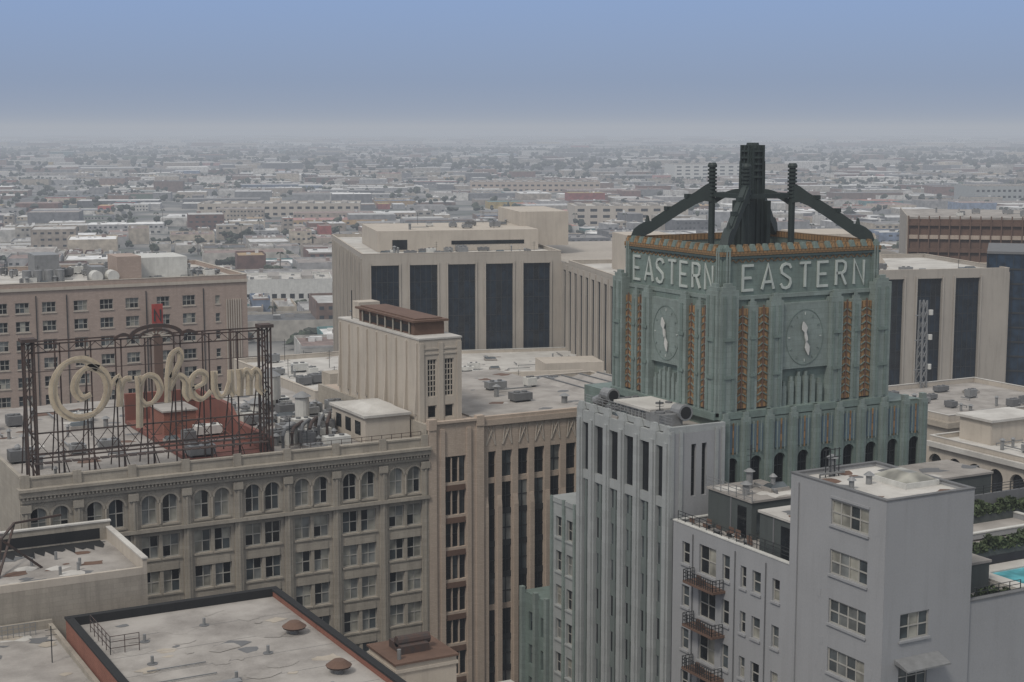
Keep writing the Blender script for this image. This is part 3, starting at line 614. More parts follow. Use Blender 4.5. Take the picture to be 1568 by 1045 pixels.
for z in (62.2, 66.6): f.box('thin_rails', m_rusty, 0, W, z, z + .07, -.1, -.02)
for i in range(26): f.box('catwalk', m_rusty, i + .05, i + .9, 56.9, 57.0, .1, 1.0)
f.box('catwalk_rail', m_rusty, 0, W, 57.9, 57.97, .95, 1.02)
for a in (0, W):
    for s1 in (-.5, .5):
        for k in (.5, -.6): f.box('end_tower', m_rusty, a + s1 - .09, a + s1 + .09, 55, 70.0, k - .09, k + .09)
    for q in range(8):
        z = 55.5 + q * 1.8
        for k in (.5, -.6): b.beam('end_tower_lace', m_rusty, f.p(a - .5 if q % 2 else a + .5, z, k), f.p(a + .5 if q % 2 else a - .5, z + 1.8, k), .08)
    f.box('end_tower_cap', m_rusty, a - .8, a + .8, 69.9, 70.25, -.9, .8)
c = 13.6
for r_, w_ in ((2.5, .4), (1.6, .22)):
    f.ribbon('crest', m_rusty, [(c + r_ * 1.15 * math.cos(t * math.pi / 12), 69.6 + r_ * .5 * math.sin(t * math.pi / 12)) for t in range(13)], w_, .0, .3)
for t in range(7):
    a = math.pi * t / 6; f.ribbon('crest_rays', m_stucco, [(c + .5 * math.cos(a), 69.7 + .25 * math.sin(a)), (c + 1.7 * math.cos(a), 69.7 + .8 * math.sin(a))], .16, .05 + t * .01, .2 + t * .01)
for sg in (-1, 1): f.ribbon('crest_wings', m_rusty, [(c + sg * 4.6, 69.7), (c + sg * 3.6, 70.1), (c + sg * 2.8, 69.8)], .3, 0, .25, smooth=4)
m_sign = M('sign_letter_enamel', (.50, .42, .30), .6, .6, .9, .6, dirt=(.27, .21, .15))
strokes = [[(7.2, 10.3), (5.6, 11.3), (3.6, 10.9), (2.4, 8.9), (2.7, 6.5), (4.5, 5.1), (6.9, 5.6), (8.1, 7.7), (7.7, 9.7), (6.2, 10.4), (5.0, 9.6), (4.6, 8.2), (5.3, 7.2), (6.3, 7.5)],
 [(8.6, 8.3), (9.2, 9.1), (9.4, 7.6), (9.3, 5.9)], [(9.4, 7.6), (9.9, 8.8), (10.7, 8.8)],
 [(11.4, 9.1), (11.5, 7.0), (11.4, 3.4)], [(11.5, 7.9), (12.2, 9.0), (13.3, 8.8), (13.8, 7.4), (13.1, 6.2), (12.1, 5.9), (11.5, 6.5)],
 [(14.6, 5.9), (14.7, 8.6), (15.1, 11.0), (15.9, 11.6), (16.1, 10.4), (15.0, 8.6)], [(14.8, 7.3), (15.7, 8.8), (16.6, 8.2), (16.6, 6.8), (17.1, 6.0)],
 [(17.4, 7.2), (18.7, 7.8), (18.8, 8.8), (17.9, 9.0), (17.2, 7.9), (17.5, 6.5), (18.5, 6.0), (19.5, 6.8)],
 [(19.9, 9.0), (19.9, 7.1), (20.4, 6.1), (21.2, 6.4), (21.7, 7.6)], [(21.8, 9.0), (21.8, 6.9), (22.2, 6.1)],
 [(22.8, 9.0), (22.9, 7.6), (22.8, 6.0)], [(22.9, 7.7), (23.4, 8.8), (23.9, 8.3), (23.9, 6.0)], [(24.0, 7.7), (24.5, 8.8), (25.0, 8.3), (25.0, 6.8), (25.6, 6.1)]]
for j, st in enumerate(strokes):
    P = [(x, y_ * 1.0 + 56.4) for x, y_ in st]
    f.ribbon('script_letters', m_sign, P, .54 if j else .68, .25, .42 + j * .012, pen=(.72, .75, .5), smooth=5)
    f.ribbon('neon_tube', m_orph, P, .07, .5 + j * .012, .6 + j * .012, smooth=5)
b.done()
# ================================================================== foreground left roofs
b = B('brick_office_block', (0, 0, -.5))
b.box('walls', m_brick, 30, 50, 96, 140, 0, 47.6)
b.box('roof', m_roof, 30.5, 49.5, 96.5, 139.5, 47.6, 47.9)
for (a, c, e, g) in ((30, 50, 139.5, 140), (30, 30.5, 96, 139.49), (49.5, 50, 96, 139.49)):
    b.box('parapet', m_brick, a, c, e, g, 47.61, 48.5); b.box('tar_coping', m_tar, a - .1, c + .1, e - .1 if e > 100 else e, g + .1 if g > 139.5 else g - .15, 48.503, 48.7)
b.box('parapet_inner', m_tar, 30.51, 49.49, 139.4, 139.49, 47.9, 48.5); b.box('parapet_inner', m_tar, 30.51, 30.6, 97, 139.39, 47.9, 48.5)
for (x, y_) in ((47.4, 128), (47.0, 116.6)):
    b.cyl('mushroom_vent', m_steel, x, y_, 47.9, 48.6, .4); b.cyl('mushroom_vent_hood', m_brownroof, x, y_, 48.55, 49.0, 1.1, .5, 16); b.cyl('mushroom_vent_rim', m_rusty, x, y_, 48.4, 48.56, 1.0, 1.1, 16)
for i in range(5): b.box('roof_panel', m_steel, 36.5, 38.9, 112 + i * 1.3, 112.9 + i * 1.3, 48.0 + .02 * i, 48.3 + .02 * i)
for (x, y_) in ((35, 132), (41, 134), (34, 126), (43.5, 124), (45, 113), (39, 119)): b.cyl('vent_pipe', m_steel, x, y_, 47.9, 48.6, .14); b.cyl('vent_flashing', m_greydk, x, y_, 47.9, 47.95, .45)
for i in range(5): b.beam('pipe_run', m_steel, (31.4 + i * .4, 112 + 3 * i, 48.05), (38, 112 + 3 * i, 48.05), .09)
rail(b, [(31.5, 137), (31.5, 130), (34, 130)], 47.9, 1.6, m_rusty)
for q in range(8): b.box('roof_seam', m_greydk, 31, 49.3, 98.2 + q * 5.1, 98.24 + q * 5.1, 47.904, 47.91)
stains(b, 31.5, 48.5, 98, 138, 47.9, 70, [m_roof, m_greydk, m_roof, m_beige, m_roof])
b.done()
b = B('low_white_roof_building')
b.box('walls', m_orph, -20, 39.1, 145.7, 160, 0, 49.5); b.box('roof', m_roof, -20, 38.7, 146.1, 159.6, 49.5, 49.7); stains(b, 8, 38, 147, 159, 49.7, 40)
b.box('parapet', m_orph, -20, 39.1, 159.6, 160, 49.5, 51.6); b.box('parapet', m_stucco, 38.7, 39.1, 145.7, 159.59, 49.503, 51.0); b.box('parapet', m_stucco, 22, 38.69, 145.7, 146.1, 49.503, 50.2)
b.box('coping', m_roofw, -20, 39.2, 159.5, 160.1, 51.603, 51.75); b.box('coping', m_roofw, 38.6, 39.2, 145.6, 159.49, 51.003, 51.15)
for i in range(26):
    x = 12 + i * 1.0; b.poly('tar_stain', m_tar, [(x, 159.55, 49.74), (x + 1.0, 159.55, 49.74), (x + 1.0, 158.2 - R.uniform(0, 1.3), 49.74), (x + .55, 157.0 - R.uniform(0, 1.8), 49.74), (x, 158.2 - R.uniform(0, 1), 49.74)])
b.poly('tar_upstand', m_tar, [(0, 159.58, 51.0), (38, 159.58, 51.0), (38, 159.58, 49.9), (0, 159.58, 49.9)])
for (p, q) in (((26, 150, 49.7), (29, 157, 53.2)), ((29, 157, 53.2), (34, 159, 53.0)), ((26, 150, 49.7), (26.4, 150, 53.5)), ((26.4, 150, 53.5), (29, 157, 53.2)), ((30.5, 152, 49.7), (26.4, 150, 53.5))): b.beam('derrick', m_rusty, p, q, .2)
for _ in range(10): b.cyl('vent_pipe', m_steel, R.uniform(10, 36), R.uniform(147, 157), 49.7, 50.5, .15)
b.done()
b = B('grey_roof_building')
b.box('walls', m_orph, -30, 29.8, 90, 145.2, 0, 45.6); b.box('roof', m_roof, -29.6, 29.4, 90.4, 144.8, 45.6, 45.8); stains(b, 8, 29, 105, 144, 45.8, 70, [m_roof, m_greydk, m_roofw, m_beige])
b.box('parapet', m_orph, -30, 29.8, 144.8, 145.2, 45.603, 46.6); b.box('parapet', m_orph, 29.4, 29.8, 90, 144.79, 45.603, 46.3)
clutter(b, 12, 28, 110, 143, 45.8, 14); rail(b, [(14, 143.5), (28, 143.5)], 45.8, 1.2, m_steel, .5)
b.done()
b = B('stair_bulkhead_building')
b.box('walls', m_stucco, 59.5, 66, 133, 139.5, 0, 40.8); b.box('roof', m_brownroof, 59.3, 66.2, 132.8, 139.7, 40.803, 41.0); b.box('base', m_beige2, 52, 72, 120, 132.9, 0, 37)
b.box('hatch', m_rusty, 61, 64, 135, 138, 41.0, 41.8); b.tube('barrel_vent', m_rusty, [(61, 136.2, 42.0), (64.5, 136.2, 42.0)], .55, 12); b.box('window', g_dark, 59.44, 59.49, 134.5, 136, 38.2, 40); b.box('roof_lower', m_roofw, 52, 72, 120, 132.9, 37.003, 37.3)
b.box('cornice', m_stucco, 59.35, 66.15, 132.85, 139.65, 40.0, 40.3); b.cyl('vent_pipe', m_steel, 60.3, 134, 41, 42, .2)
b.done()
# ================================================================== pink brick block behind sign
b = B('pink_brick_office_building', (108.2, 316.8, 0), math.radians(-2.0))
W = 52.5; f = front(b, -W, 0)
ops = []
for k in range(13):
    z = 55.6 - 3.75 * k
    for i, c in enumerate([2.2, 6.4, 11.6, 17.8, 23.0, 28.2, 34.6, 40.0]): ops.append((c - 1.35, c + 1.35, z, z + 2.1, 3, 2))
    ops.append((45.6, 46.6, z, z + 1.8, 1, 2))
f.facade(m_pink, W, 0, 60.6, ops, rec=.3, bar=.11, gl=G(.4, .3, .15), sill=m_stucco)
b.box('core', m_pink, -W + .01, -.01, .5, 40, 0, 60.3); b.box('side', m_pink, -W, -W + .3, .02, 40, 0, 60.6)
f.box('cornice', m_stucco, -.1, W + .1, 60.0, 60.6, .003, .3); roofset(b, -W, 0, .0, 40, 60.62, m_pink, m_roofw, .9, m_stucco)
for i in range(7): f.box('fluted_panel', m_stucco, 47.9 + i * .5, 48.1 + i * .5, 40, 56.5, .003, .2)
for c in (9, 15, 31, 43): f.box('downpipe', m_framedk, c, c + .15, 10, 59, .05, .2)
clutter(b, -50, -3, 3, 36, 60.7, 90)
b.box('penthouse', m_white, -20, -10, 10, 22, 60.7, 65.0); b.box('penthouse', m_pink, -26, -21, 5, 14, 60.7, 65.8); b.box('penthouse', m_steel, -41, -36, 14, 22, 60.7, 66.0); b.box('penthouse_vent', m_steel, -31, -28.2, 6, 11, 60.7, 63.8)
for x in (-30.5, -27.2): b.tube('round_tank', m_white, [(x, 3, 62.0), (x, 6, 62.0)], 1.2, 16)
for i in range(4): b.cyl('cooling_tower', m_steel, -44 + i * 2.2, 6, 60.7, 63.6, .9, .9, 14)
b.done()
b = B('vertical_blade_sign')
b.box('panel', m_red, 86.9, 89.1, 313.6, 314.0, 52.2, 56.6); b.box('panel', m_red, 86.9, 89.1, 313.6, 314.0, 30, 38.5); b.box('panel_dark', m_brownroof, 87.1, 88.9, 313.7, 313.95, 38.503, 52.19)
b.box('bracket', m_framedk, 87.6, 88.4, 314.01, 316.6, 35, 36); b.box('bracket', m_framedk, 87.6, 88.4, 314.01, 316.6, 54, 55)
f = front(b, 86.6, 313.6); word(f, 'N', .75, 1.5, 53.1, 2.4, .35, 'letter', m_bronze, .02)
for j, st in enumerate(GL['R']): f.ribbon('letter', m_roofw, [(.8 + x * 2.4, 35.0 + y_ * 2.4) for x, y_ in st], .35, .02, .2 + .01 * j)
b.done()
# ================================================================== far blocks
cA, sA = .879, .477
def UV(X, Y): return (cA * X + sA * Y, -sA * X + cA * Y)
rotE = math.radians(-16.2)
b = B('concrete_mart_building', (*UV(-38.2, 400), 0), rotE)
def strips(f, W, zt, pitch, sw, z0=8, off=1.5):
    ops = []; a = off
    while a + sw < W - .3: ops.append((a, a + sw, z0, zt - 2.2, 5, 11)); a += pitch
    f.facade(m_conc, W, 0, zt, ops, rec=.8, bar=.12, gl=lambda: R.choice([g_navy, g_navy, g_navy, g_navy, g_navy, g_navy, g_dark]), frame=m_framedk)
    for o in ops:
        f.box('strip_edge', m_conc, o[0] - .4, o[0] - .003, z0, zt - 1.6, .003, .3); f.box('strip_edge', m_conc, o[1] + .003, o[1] + .4, z0, zt - 1.6, .003, .3)
f = front(b, 0, 0); strips(f, 52.4, 59.4, 10.0, 7.3, off=2.2)
f = left(b, 0, 0); f.facade(m_conc, 77, 0, 59.4, [(4 + i * 9.5, 9 + i * 9.5, 8, 57.6, 3, 11) for i in range(8)], rec=.6, bar=.2, frame=m_framedk, gl=lambda: g_dark)
for i in range(16): f.box('side_fins', m_conc, 1 + i * 4.75, 1.8 + i * 4.75, 0, 59, .003, .4)
b.box('core', m_conc, 1.6, 130, 1.6, 77, 0, 57.0); roofset(b, 0, 52.4, 0, 77, 59.42, m_conc, m_roofw, .8, m_stucco)
b.box('penthouse', m_stucco, 6, 50, 16, 50, 59.5, 65.0); b.box('penthouse', m_stucco, 48, 62, 30, 60, 59.5, 69.0)
b.box('penthouse_window', g_dark, 26, 46, 15.9, 15.99, 61.2, 62.2); b.box('penthouse_window', g_dark, 10, 14, 15.9, 15.99, 60, 62.6)
clutter(b, 2, 50, 2, 14, 59.5, 30); clutter(b, 8, 48, 18, 48, 65.0, 16)
f = left(b, 52.4, -52.4); f.facade(m_conc, 52.4, 0, 57.4, [(2 + i * 5.6, 5.2 + i * 5.6, 8, 55.6, 2, 11) for i in range(9)], rec=.5, bar=.12, frame=m_framedk, gl=lambda: g_navy)
for i in range(9): f.box('side_fins', m_conc, .8 + i * 5.6, 1.5 + i * 5.6, 0, 57.0, .003, .3)
f = front(b, 52.4, -52.4); strips(f, 99.5, 58.4, 10.0, 6.6, off=5.3)
b.box('core', m_conc, 54, 150, -50.8, 1.5, 0, 57.1); b.box('end', m_conc, 151.9, 152.2, -52.3, 60, 0, 57.4); roofset(b, 52.4, 152, -52.3, -8, 57.45, m_conc, m_roofw, .9, m_stucco)
b.box('penthouse', m_stucco, 60, 72, -40, -22, 57.5, 66.5); b.box('penthouse', m_stucco, 108, 124, -34, -14, 57.5, 66.0); b.box('penthouse', m_stucco, 74, 104, -30, -12, 57.5, 64)
b.hexa('penthouse_raked', m_stucco, [(125, -34, 57.5), (129, -34, 57.5), (129, -16, 57.5), (125, -16, 57.5), (125, -34, 66), (127, -34, 60), (127, -16, 60), (125, -16, 66)])
clutter(b, 56, 148, -50, -40, 57.6, 34)
b.done()
b = B('white_podium_building', (*UV(-38, 322), 0), rotE)
b.box('walls', m_stucco, 0, 96, 0, 70, 0, 34.7); roofset(b, 0, 96, 0, 70, 34.72, m_stucco, m_roofw, .8, m_white); clutter(b, 20, 80, 4, 60, 34.8, 70); stains(b, 20, 80, 3, 66, 34.73, 60)
b.box('ramp_wall', m_stucco, 24, 60, 20, 20.6, 34.73, 37.4); b.box('plant', m_stucco, 52, 66, 24, 34, 34.73, 38.5)
b.done()
b = B('ribbed_roof_hall')
b.box('walls', m_beige, 104, 160, 214, 262, 0, 43.7); roofset(b, 104, 160, 214, 262, 43.72, m_beige, m_roof, .7, m_stucco)
for i in range(13):
    x = 106 + i * 4; b.hexa('roof_bay', m_roof, [(x, 218, 43.75), (x + 3.6, 218, 43.75), (x + 3.6, 256, 43.75), (x, 256, 43.75), (x, 218, 44.1), (x + 3.6, 218, 45.2), (x + 3.6, 256, 45.2), (x, 256, 44.1)])
    b.box('roof_rib', m_greydk, x + 3.62, x + 3.9, 218, 256, 43.75, 45.4)
clutter(b, 105, 158, 256.5, 261, 43.7, 12)
b.done()
for (nm, a, c, e, g, z, mt, rm, n) in (('beige_office_block', 98, 124, 252, 296, 46.0, m_stucco, m_roofw, 40), ('brick_warehouse', 150, 200, 330, 370, 30, m_brick, m_roofw, 14), ('tan_warehouse', 126, 148, 300, 350, 36, m_beige2, m_roof, 24), ('beige_loft_building', 112, 135, 205, 213.5, 40, m_beige, m_roof, 6)):
    b = B(nm); f = front(b, a, e)
    f.facade(mt, c - a, 0, z, [(q, q + 1.8, zz, zz + 2.1, 2, 2) for q in [1.5 + 3.4 * i for i in range(int((c - a - 3) / 3.4))] for zz in [z - 4 - 4 * k for k in range(int(z / 4) - 1)]], rec=.3, sill=m_stucco)
    b.box('core', mt, a + .01, c, e + .5, g, 0, z - .35); b.box('side', mt, a, a + .3, e + .02, g, 0, z); roofset(b, a, c, e + .01, g, z + .01, mt, rm, .8, m_stucco); clutter(b, a + 2, c - 2, e + 2, g - 2, z + .1, n); b.box('bulkhead', m_beige, a + 4, a + 8, e + 3, e + 7, z + .02, z + 3.2); stains(b, a + 2, c - 2, e + 2, g - 2, z + .01, 20); b.done()
# long low warehouses out in the flats
for (nm, X, Y, w_, d_, h_, dg, mt, rm, nx) in (('white_colonnade_warehouse', -172, 830, 76, 40, 11, -20, m_white, m_roofw, 16), ('long_cream_warehouse', -330, 1650, 170, 60, 13, -24, m_stucco, m_roofw, 20), ('long_grey_depot', 560, 1900, 230, 60, 22, -20, m_pier, m_roofw, 34), ('white_distribution_hall', 300, 2900, 130, 90, 26, -22, m_white, m_roofw, 8), ('tan_market_hall', -60, 2300, 190, 70, 14, -26, m_beige2, m_roof, 22), ('pale_cold_store', 60, 1500, 110, 60, 18, -24, m_stucco, m_roofw, 9)):
    b = B(nm, (*UV(X, Y), 0), math.radians(dg)); f = front(b, 0, 0); pw = w_ / nx
    f.facade(mt, w_, 0, h_, [(i * pw + pw * .25, i * pw + pw * .8, fl * h_ / max(1, int(h_ / 6)) + 1.5, fl * h_ / max(1, int(h_ / 6)) + 4.2, 2, 1) for i in range(nx) for fl in range(max(1, int(h_ / 6)))], rec=.5, bar=0, gl=lambda: g_dark)
    b.box('core', mt, .3, w_, .9, d_, 0, h_ - .35); b.box('side', mt, 0, .29, .02, d_, 0, h_); roofset(b, 0, w_, .01, d_, h_ + .01, mt, rm, 1.0, mt); clutter(b, 3, w_ - 3, 3, d_ - 3, h_ + .02, 40)
    for i in range(int(w_ / 18)): b.box('roof_monitor', m_roof, 6 + i * 18, 12 + i * 18, 8, d_ - 8, h_ + .02, h_ + 2.2)
    b.done()
EXC = [(-172, 830, 76, 40, -20), (-330, 1650, 170, 60, -24), (560, 1900, 230, 60, -20), (300, 2900, 130, 90, -22), (-60, 2300, 190, 70, -26), (60, 1500, 110, 60, -24)]
b = B('arcaded_white_building')
f = left(b, 180, 140); ops = [(1.6 + i * 4.4, 4.6 + i * 4.4, 35.6, 39.6, 1, 1, True) for i in range(11)]
f.facade(m_stucco, 48.5, 0, 41.7, ops, rec=.8, bar=0, gl=lambda: g_dark); f.box('cornice', m_roofw, -.2, 48.7, 40.8, 41.6, .003, .7)
b.box('core', m_stucco, 181.2, 230, 140.5, 188, 0, 41.3); b.box('front_wall', m_stucco, 180.01, 230, 140.01, 140.4, 0, 41.7); roofset(b, 180, 230, 140, 188.5, 41.72, m_stucco, m_roofw, .7, m_roofw); clutter(b, 183, 215, 145, 184, 41.8, 50)
b.box('penthouse', m_stucco, 185, 196, 180, 187, 41.73, 45.5); b.box('penthouse_roof', m_roofw, 184.5, 196.5, 179.5, 187.5, 45.503, 45.9)
b.done()
b = B('beige_cornice_building')
b.box('walls', m_stucco, 200, 236, 205, 235, 0, 40.3); b.box('cornice', m_beige, 199.3, 236.7, 204.3, 235.7, 39, 40.0); roofset(b, 200, 236, 205, 235, 40.32, m_stucco, m_roof, .9, m_roofw); clutter(b, 203, 230, 208, 230, 40.4, 20)
b.done()
b = B('blue_glass_office_tower', (*UV(117.6, 386), 0), math.radians(-46))
f = front(b, 0, 0); f.quad('glass', g_blue, 0, 60, 0, 61.5)
for k in range(17): f.box('floor_band', m_framedk, 0, 60, 3.6 * k, 3.6 * k + .4, .003, .2)
for k in range(31): f.box('glass_mullion', m_framedk, 2 * k - .04, 2 * k + .04, 0, 61.4, .203, .27)
b.box('core', m_framedk, .2, 60, .3, 30, 0, 61.5); b.box('side', g_blue, -.3, .19, 0, 30, 0, 61.5); b.box('roof_edge', m_greydk, -.3, 60, -.3, 30, 61.503, 62.1)
b.done()
b = B('brown_mesh_parking_structure', (*UV(120, 475), 0), math.radians(-40))
b.box('core', m_brownroof, 0, 90, .6, 50, 0, 65)
f = front(b, 0, 0)
for k in range(7): f.box('deck_band', m_beige2 if k % 2 else m_brownroof, 0, 90, 39 + 4 * k, 40.2 + 4 * k, -.4, .2)
for k in range(31): f.box('mesh_fins', m_brownroof, 3 * k, 3 * k + .35, 38, 66, .203, .5)
b.box('roof', m_roof, 0, 90, .6, 50, 65.003, 65.6); b.box('side', m_conc, -.4, 0, 0, 50, 0, 66); b.box('penthouse', m_greydk, 40, 60, 20, 40, 65.6, 69); clutter(b, 5, 80, 5, 40, 65.6, 26); b.done()
b = B('lattice_radio_mast', (*UV(82.5, 312), 0))
for z in range(0, 58, 2):
    w = 1.3 * (1 - z / 90)
    P = [(-w, -w), (w, -w), (w, w), (-w, w)]
    for i in range(4):
        x, y_ = P[i]; x2, y2 = P[(i + 1) % 4]; b.beam('legs', m_steel, (x, y_, z), (x * .98, y_ * .98, z + 2), .26); b.beam('lacing', m_steel, (x, y_, z), (x2, y2, z + 2), .16)
for z in (44, 50, 55): b.beam('aerials', m_steel, (-2, 0, z), (2, 0, z), .2); b.cyl('dish', m_white, 1.6, -.4, z, z + 1, .5)
b.done()
# ================================================================== CITY
def colmat(name, rough=.9):
    m, nt, N, L = newmat(name)
    out = N.new('ShaderNodeOutputMaterial'); p = N.new('ShaderNodeBsdfPrincipled'); L.new(p.outputs[0], out.inputs[0]); p.inputs['Roughness'].default_value = rough
    a = N.new('ShaderNodeAttribute'); a.attribute_name = 'Col'; geo = N.new('ShaderNodeNewGeometry')
    n = N.new('ShaderNodeTexNoise'); n.inputs['Scale'].default_value = .25; n.inputs['Detail'].default_value = 6; L.new(geo.outputs['Position'], n.inputs[0])
    r = N.new('ShaderNodeMapRange'); r.inputs[1].default_value = .3; r.inputs[2].default_value = .7; r.inputs[3].default_value = .62; r.inputs[4].default_value = 1.15; L.new(n.outputs[0], r.inputs[0])
    v = N.new('ShaderNodeVectorMath'); v.operation = 'SCALE'; L.new(a.outputs['Color'], v.inputs[0]); L.new(r.outputs[0], v.inputs[3]); L.new(v.outputs[0], p.inputs['Base Color'])
    return m
m_city = colmat('city_paint'); m_tree = colmat('tree_foliage')
CV, CF, CC = [], [], []
ca = sa = 0
def PQ(p, q): return (p * ca + q * sa, -p * sa + q * ca)
def cq(pts, col): i = len(CV); CV.extend(pts); CF.append((i, i + 1, i + 2, i + 3)); CC.extend([(*col, 1)] * 4)
def cbox(p0, p1, q0, q1, z0, z1, wc, rc):
    c = []
    for (p, q) in ((p0, q0), (p1, q0), (p1, q1), (p0, q1)): c.append(UV(*PQ(p, q)))
    i = len(CV); CV.extend([(x, y, z0) for x, y in c] + [(x, y, z1) for x, y in c])
    for k, f in enumerate(((4, 5, 6, 7), (0, 1, 5, 4), (1, 2, 6, 5), (2, 3, 7, 6), (3, 0, 4, 7))):
        CF.append(tuple(i + a for a in f)); CC.extend([(*(rc if k == 0 else wc), 1)] * 4)
wallc = [(.42, .39, .34), (.5, .48, .44), (.33, .28, .23), (.22, .15, .12), (.38, .33, .27), (.27, .27, .27), (.55, .53, .49), (.17, .095, .075), (.34, .33, .32), (.43, .37, .29), (.15, .15, .155)]
roofc = [(.6, .59, .57), (.72, .71, .69), (.38, .37, .35), (.23, .22, .21), (.5, .48, .45), (.28, .245, .22), (.66, .65, .62), (.13, .13, .13), (.25, .18, .155), (.55, .54, .51)]
odd = [(.33, .09, .075), (.40, .30, .11), (.12, .22, .22), (.38, .2, .18), (.16, .2, .27), (.15, .2, .15), (.33, .15, .11), (.42, .29, .15)]
TV, TF, TC = [], [], []
ph = (1 + 5 ** .5) / 2
icoV = [Vector(v).normalized() for v in ((-1, ph, 0), (1, ph, 0), (-1, -ph, 0), (1, -ph, 0), (0, -1, ph), (0, 1, ph), (0, -1, -ph), (0, 1, -ph), (ph, 0, -1), (ph, 0, 1), (-ph, 0, -1), (-ph, 0, 1))]
icoF = ((0, 11, 5), (0, 5, 1), (0, 1, 7), (0, 7, 10), (0, 10, 11), (1, 5, 9), (5, 11, 4), (11, 10, 2), (10, 7, 6), (7, 1, 8), (3, 9, 4), (3, 4, 2), (3, 2, 6), (3, 6, 8), (3, 8, 9), (4, 9, 5), (2, 4, 11), (6, 2, 10), (8, 6, 7), (9, 8, 1))
def blob(x, y, z, r, rz, c):
    i = len(TV)
    for v in icoV:
        j = R.uniform(.55, 1.3); TV.append((x + v.x * r * j, y + v.y * r * j, z + v.z * rz * j))
    for f in icoF:
        TF.append((i + f[0], i + f[1], i + f[2])); k = R.uniform(.5, 1.35); TC.extend([(c[0] * k, c[1] * k, c[2] * k, 1)] * 3)
def tree(p, q, s, detail):
    x, y = UV(*PQ(p, q)); c = R.choice([(.04, .05, .032), (.03, .039, .027), (.05, .06, .038), (.042, .047, .035)])
    if detail and R.random() < .12:
        h = R.uniform(12, 19); i = len(TV)
        TV.extend([(x - .3, y, 0), (x + .3, y, 0), (x + .2, y, h), (x - .2, y, h)]); TF.append((i, i + 1, i + 2, i + 3)); TC.extend([(.09, .07, .05, 1)] * 4)
        for k in range(9):
            a = k * .7 + R.random(); i = len(TV); l = R.uniform(2, 3)
            TV.extend([(x, y, h + .3), (x + l * .6 * math.cos(a - .2), y + l * .6 * math.sin(a - .2), h + .7), (x + l * math.cos(a), y + l * math.sin(a), h - 1.0)]); TF.append((i, i + 1, i + 2)); TC.extend([(.04, .055, .03, 1)] * 3)
        return
    n = 5 if detail else 2
    for k in range(n):
        a = R.random() * 6.28; d = s * R.uniform(.2, .8)
        blob(x + d * math.cos(a), y + d * math.sin(a), s * R.uniform(.6, 1.2), s * R.uniform(.35, .6), s * R.uniform(.3, .5), c)
def building(p0, q0, w, d, h, Y):
    wc = R.choice(wallc); rc = R.choice(roofc); k = R.uniform(.7, 1.1)
    if R.random() < .05: wc = R.choice(odd)
    if R.random() < .025: rc = R.choice(odd)
    if 1500 < Y < 2000 and R.random() < .10: rc = R.choice(odd); wc = R.choice(odd)
    wc = tuple(c * k for c in wc); rc = tuple(c * k for c in rc)
    cbox(p0, p0 + w, q0, q0 + d, 0, h, wc, wc)
    cq([(*UV(*PQ(a, c)), h + .02 + Y * 1e-5) for a, c in ((p0 + .5, q0 + .5), (p0 + w - .5, q0 + .5), (p0 + w - .5, q0 + d - .5), (p0 + .5, q0 + d - .5))], rc)
    if Y < 1300:
        cbox(p0, p0 + w, q0 + d, q0 + d + .4, 0, h + 1.0, wc, wc); cbox(p0 - .4, p0, q0, q0 + d, 0, h + .9, wc, wc); cbox(p0 + w, p0 + w + .4, q0, q0 + d, 0, h + .9, wc, wc)
    if Y < 3000:
        for _ in range(R.randint(1, 9 if Y < 1300 else 4)):
            a = p0 + R.uniform(.1, .8) * w; c = q0 + R.uniform(.1, .8) * d; s = R.uniform(.8, 3.2)
            cbox(a, a + s * R.uniform(.7, 1.6), c, c + s, h, h + R.uniform(.6, 2.4), R.choice(roofc), R.choice(roofc))
    if Y < 1800:
        st = max(1, int(h / 3.8)); nw = max(2, int(w / R.uniform(3, 6))); dc = (.035, .04, .045)
        if R.random() < .5:
            for t in range(st):
                for i in range(nw):
                    if R.random() < .2: continue
                    a = p0 + (i + .25) * w / nw; e = a + w / nw * .5; zb = t * h / st + 1.1; zc = zb + 1.5
                    (A, Bb), (C, D) = UV(*PQ(a, q0 - .06)), UV(*PQ(e, q0 - .06))
                    cq([(A, Bb, zb), (C, D, zb), (C, D, zc), (A, Bb, zc)], dc)
    if R.random() < .2 and Y < 2600:
        cq([(*UV(*PQ(a, q0 - .1)), z) for a, z in ((p0, h - .8), (p0 + w, h - .8), (p0 + w, h), (p0, h))], R.choice(wallc + odd))
def blocked(X, Y, pad):
    for (ex, ey, w_, d_, dg) in EXC:
        if abs(Y - ey) > 320: continue
        a = math.radians(28.5 - 0) ; r = math.radians(dg)
        # local frame of the warehouse in photo-frame axes
        ang = math.radians(28.5) + r; ax = (math.cos(ang), math.sin(ang))
        dx, dy = X - ex, Y - ey; l = dx * ax[0] + dy * ax[1]; m_ = -dx * ax[1] + dy * ax[0]
        if -pad < l < w_ + pad and -pad < m_ < d_ + pad: return True
    return False
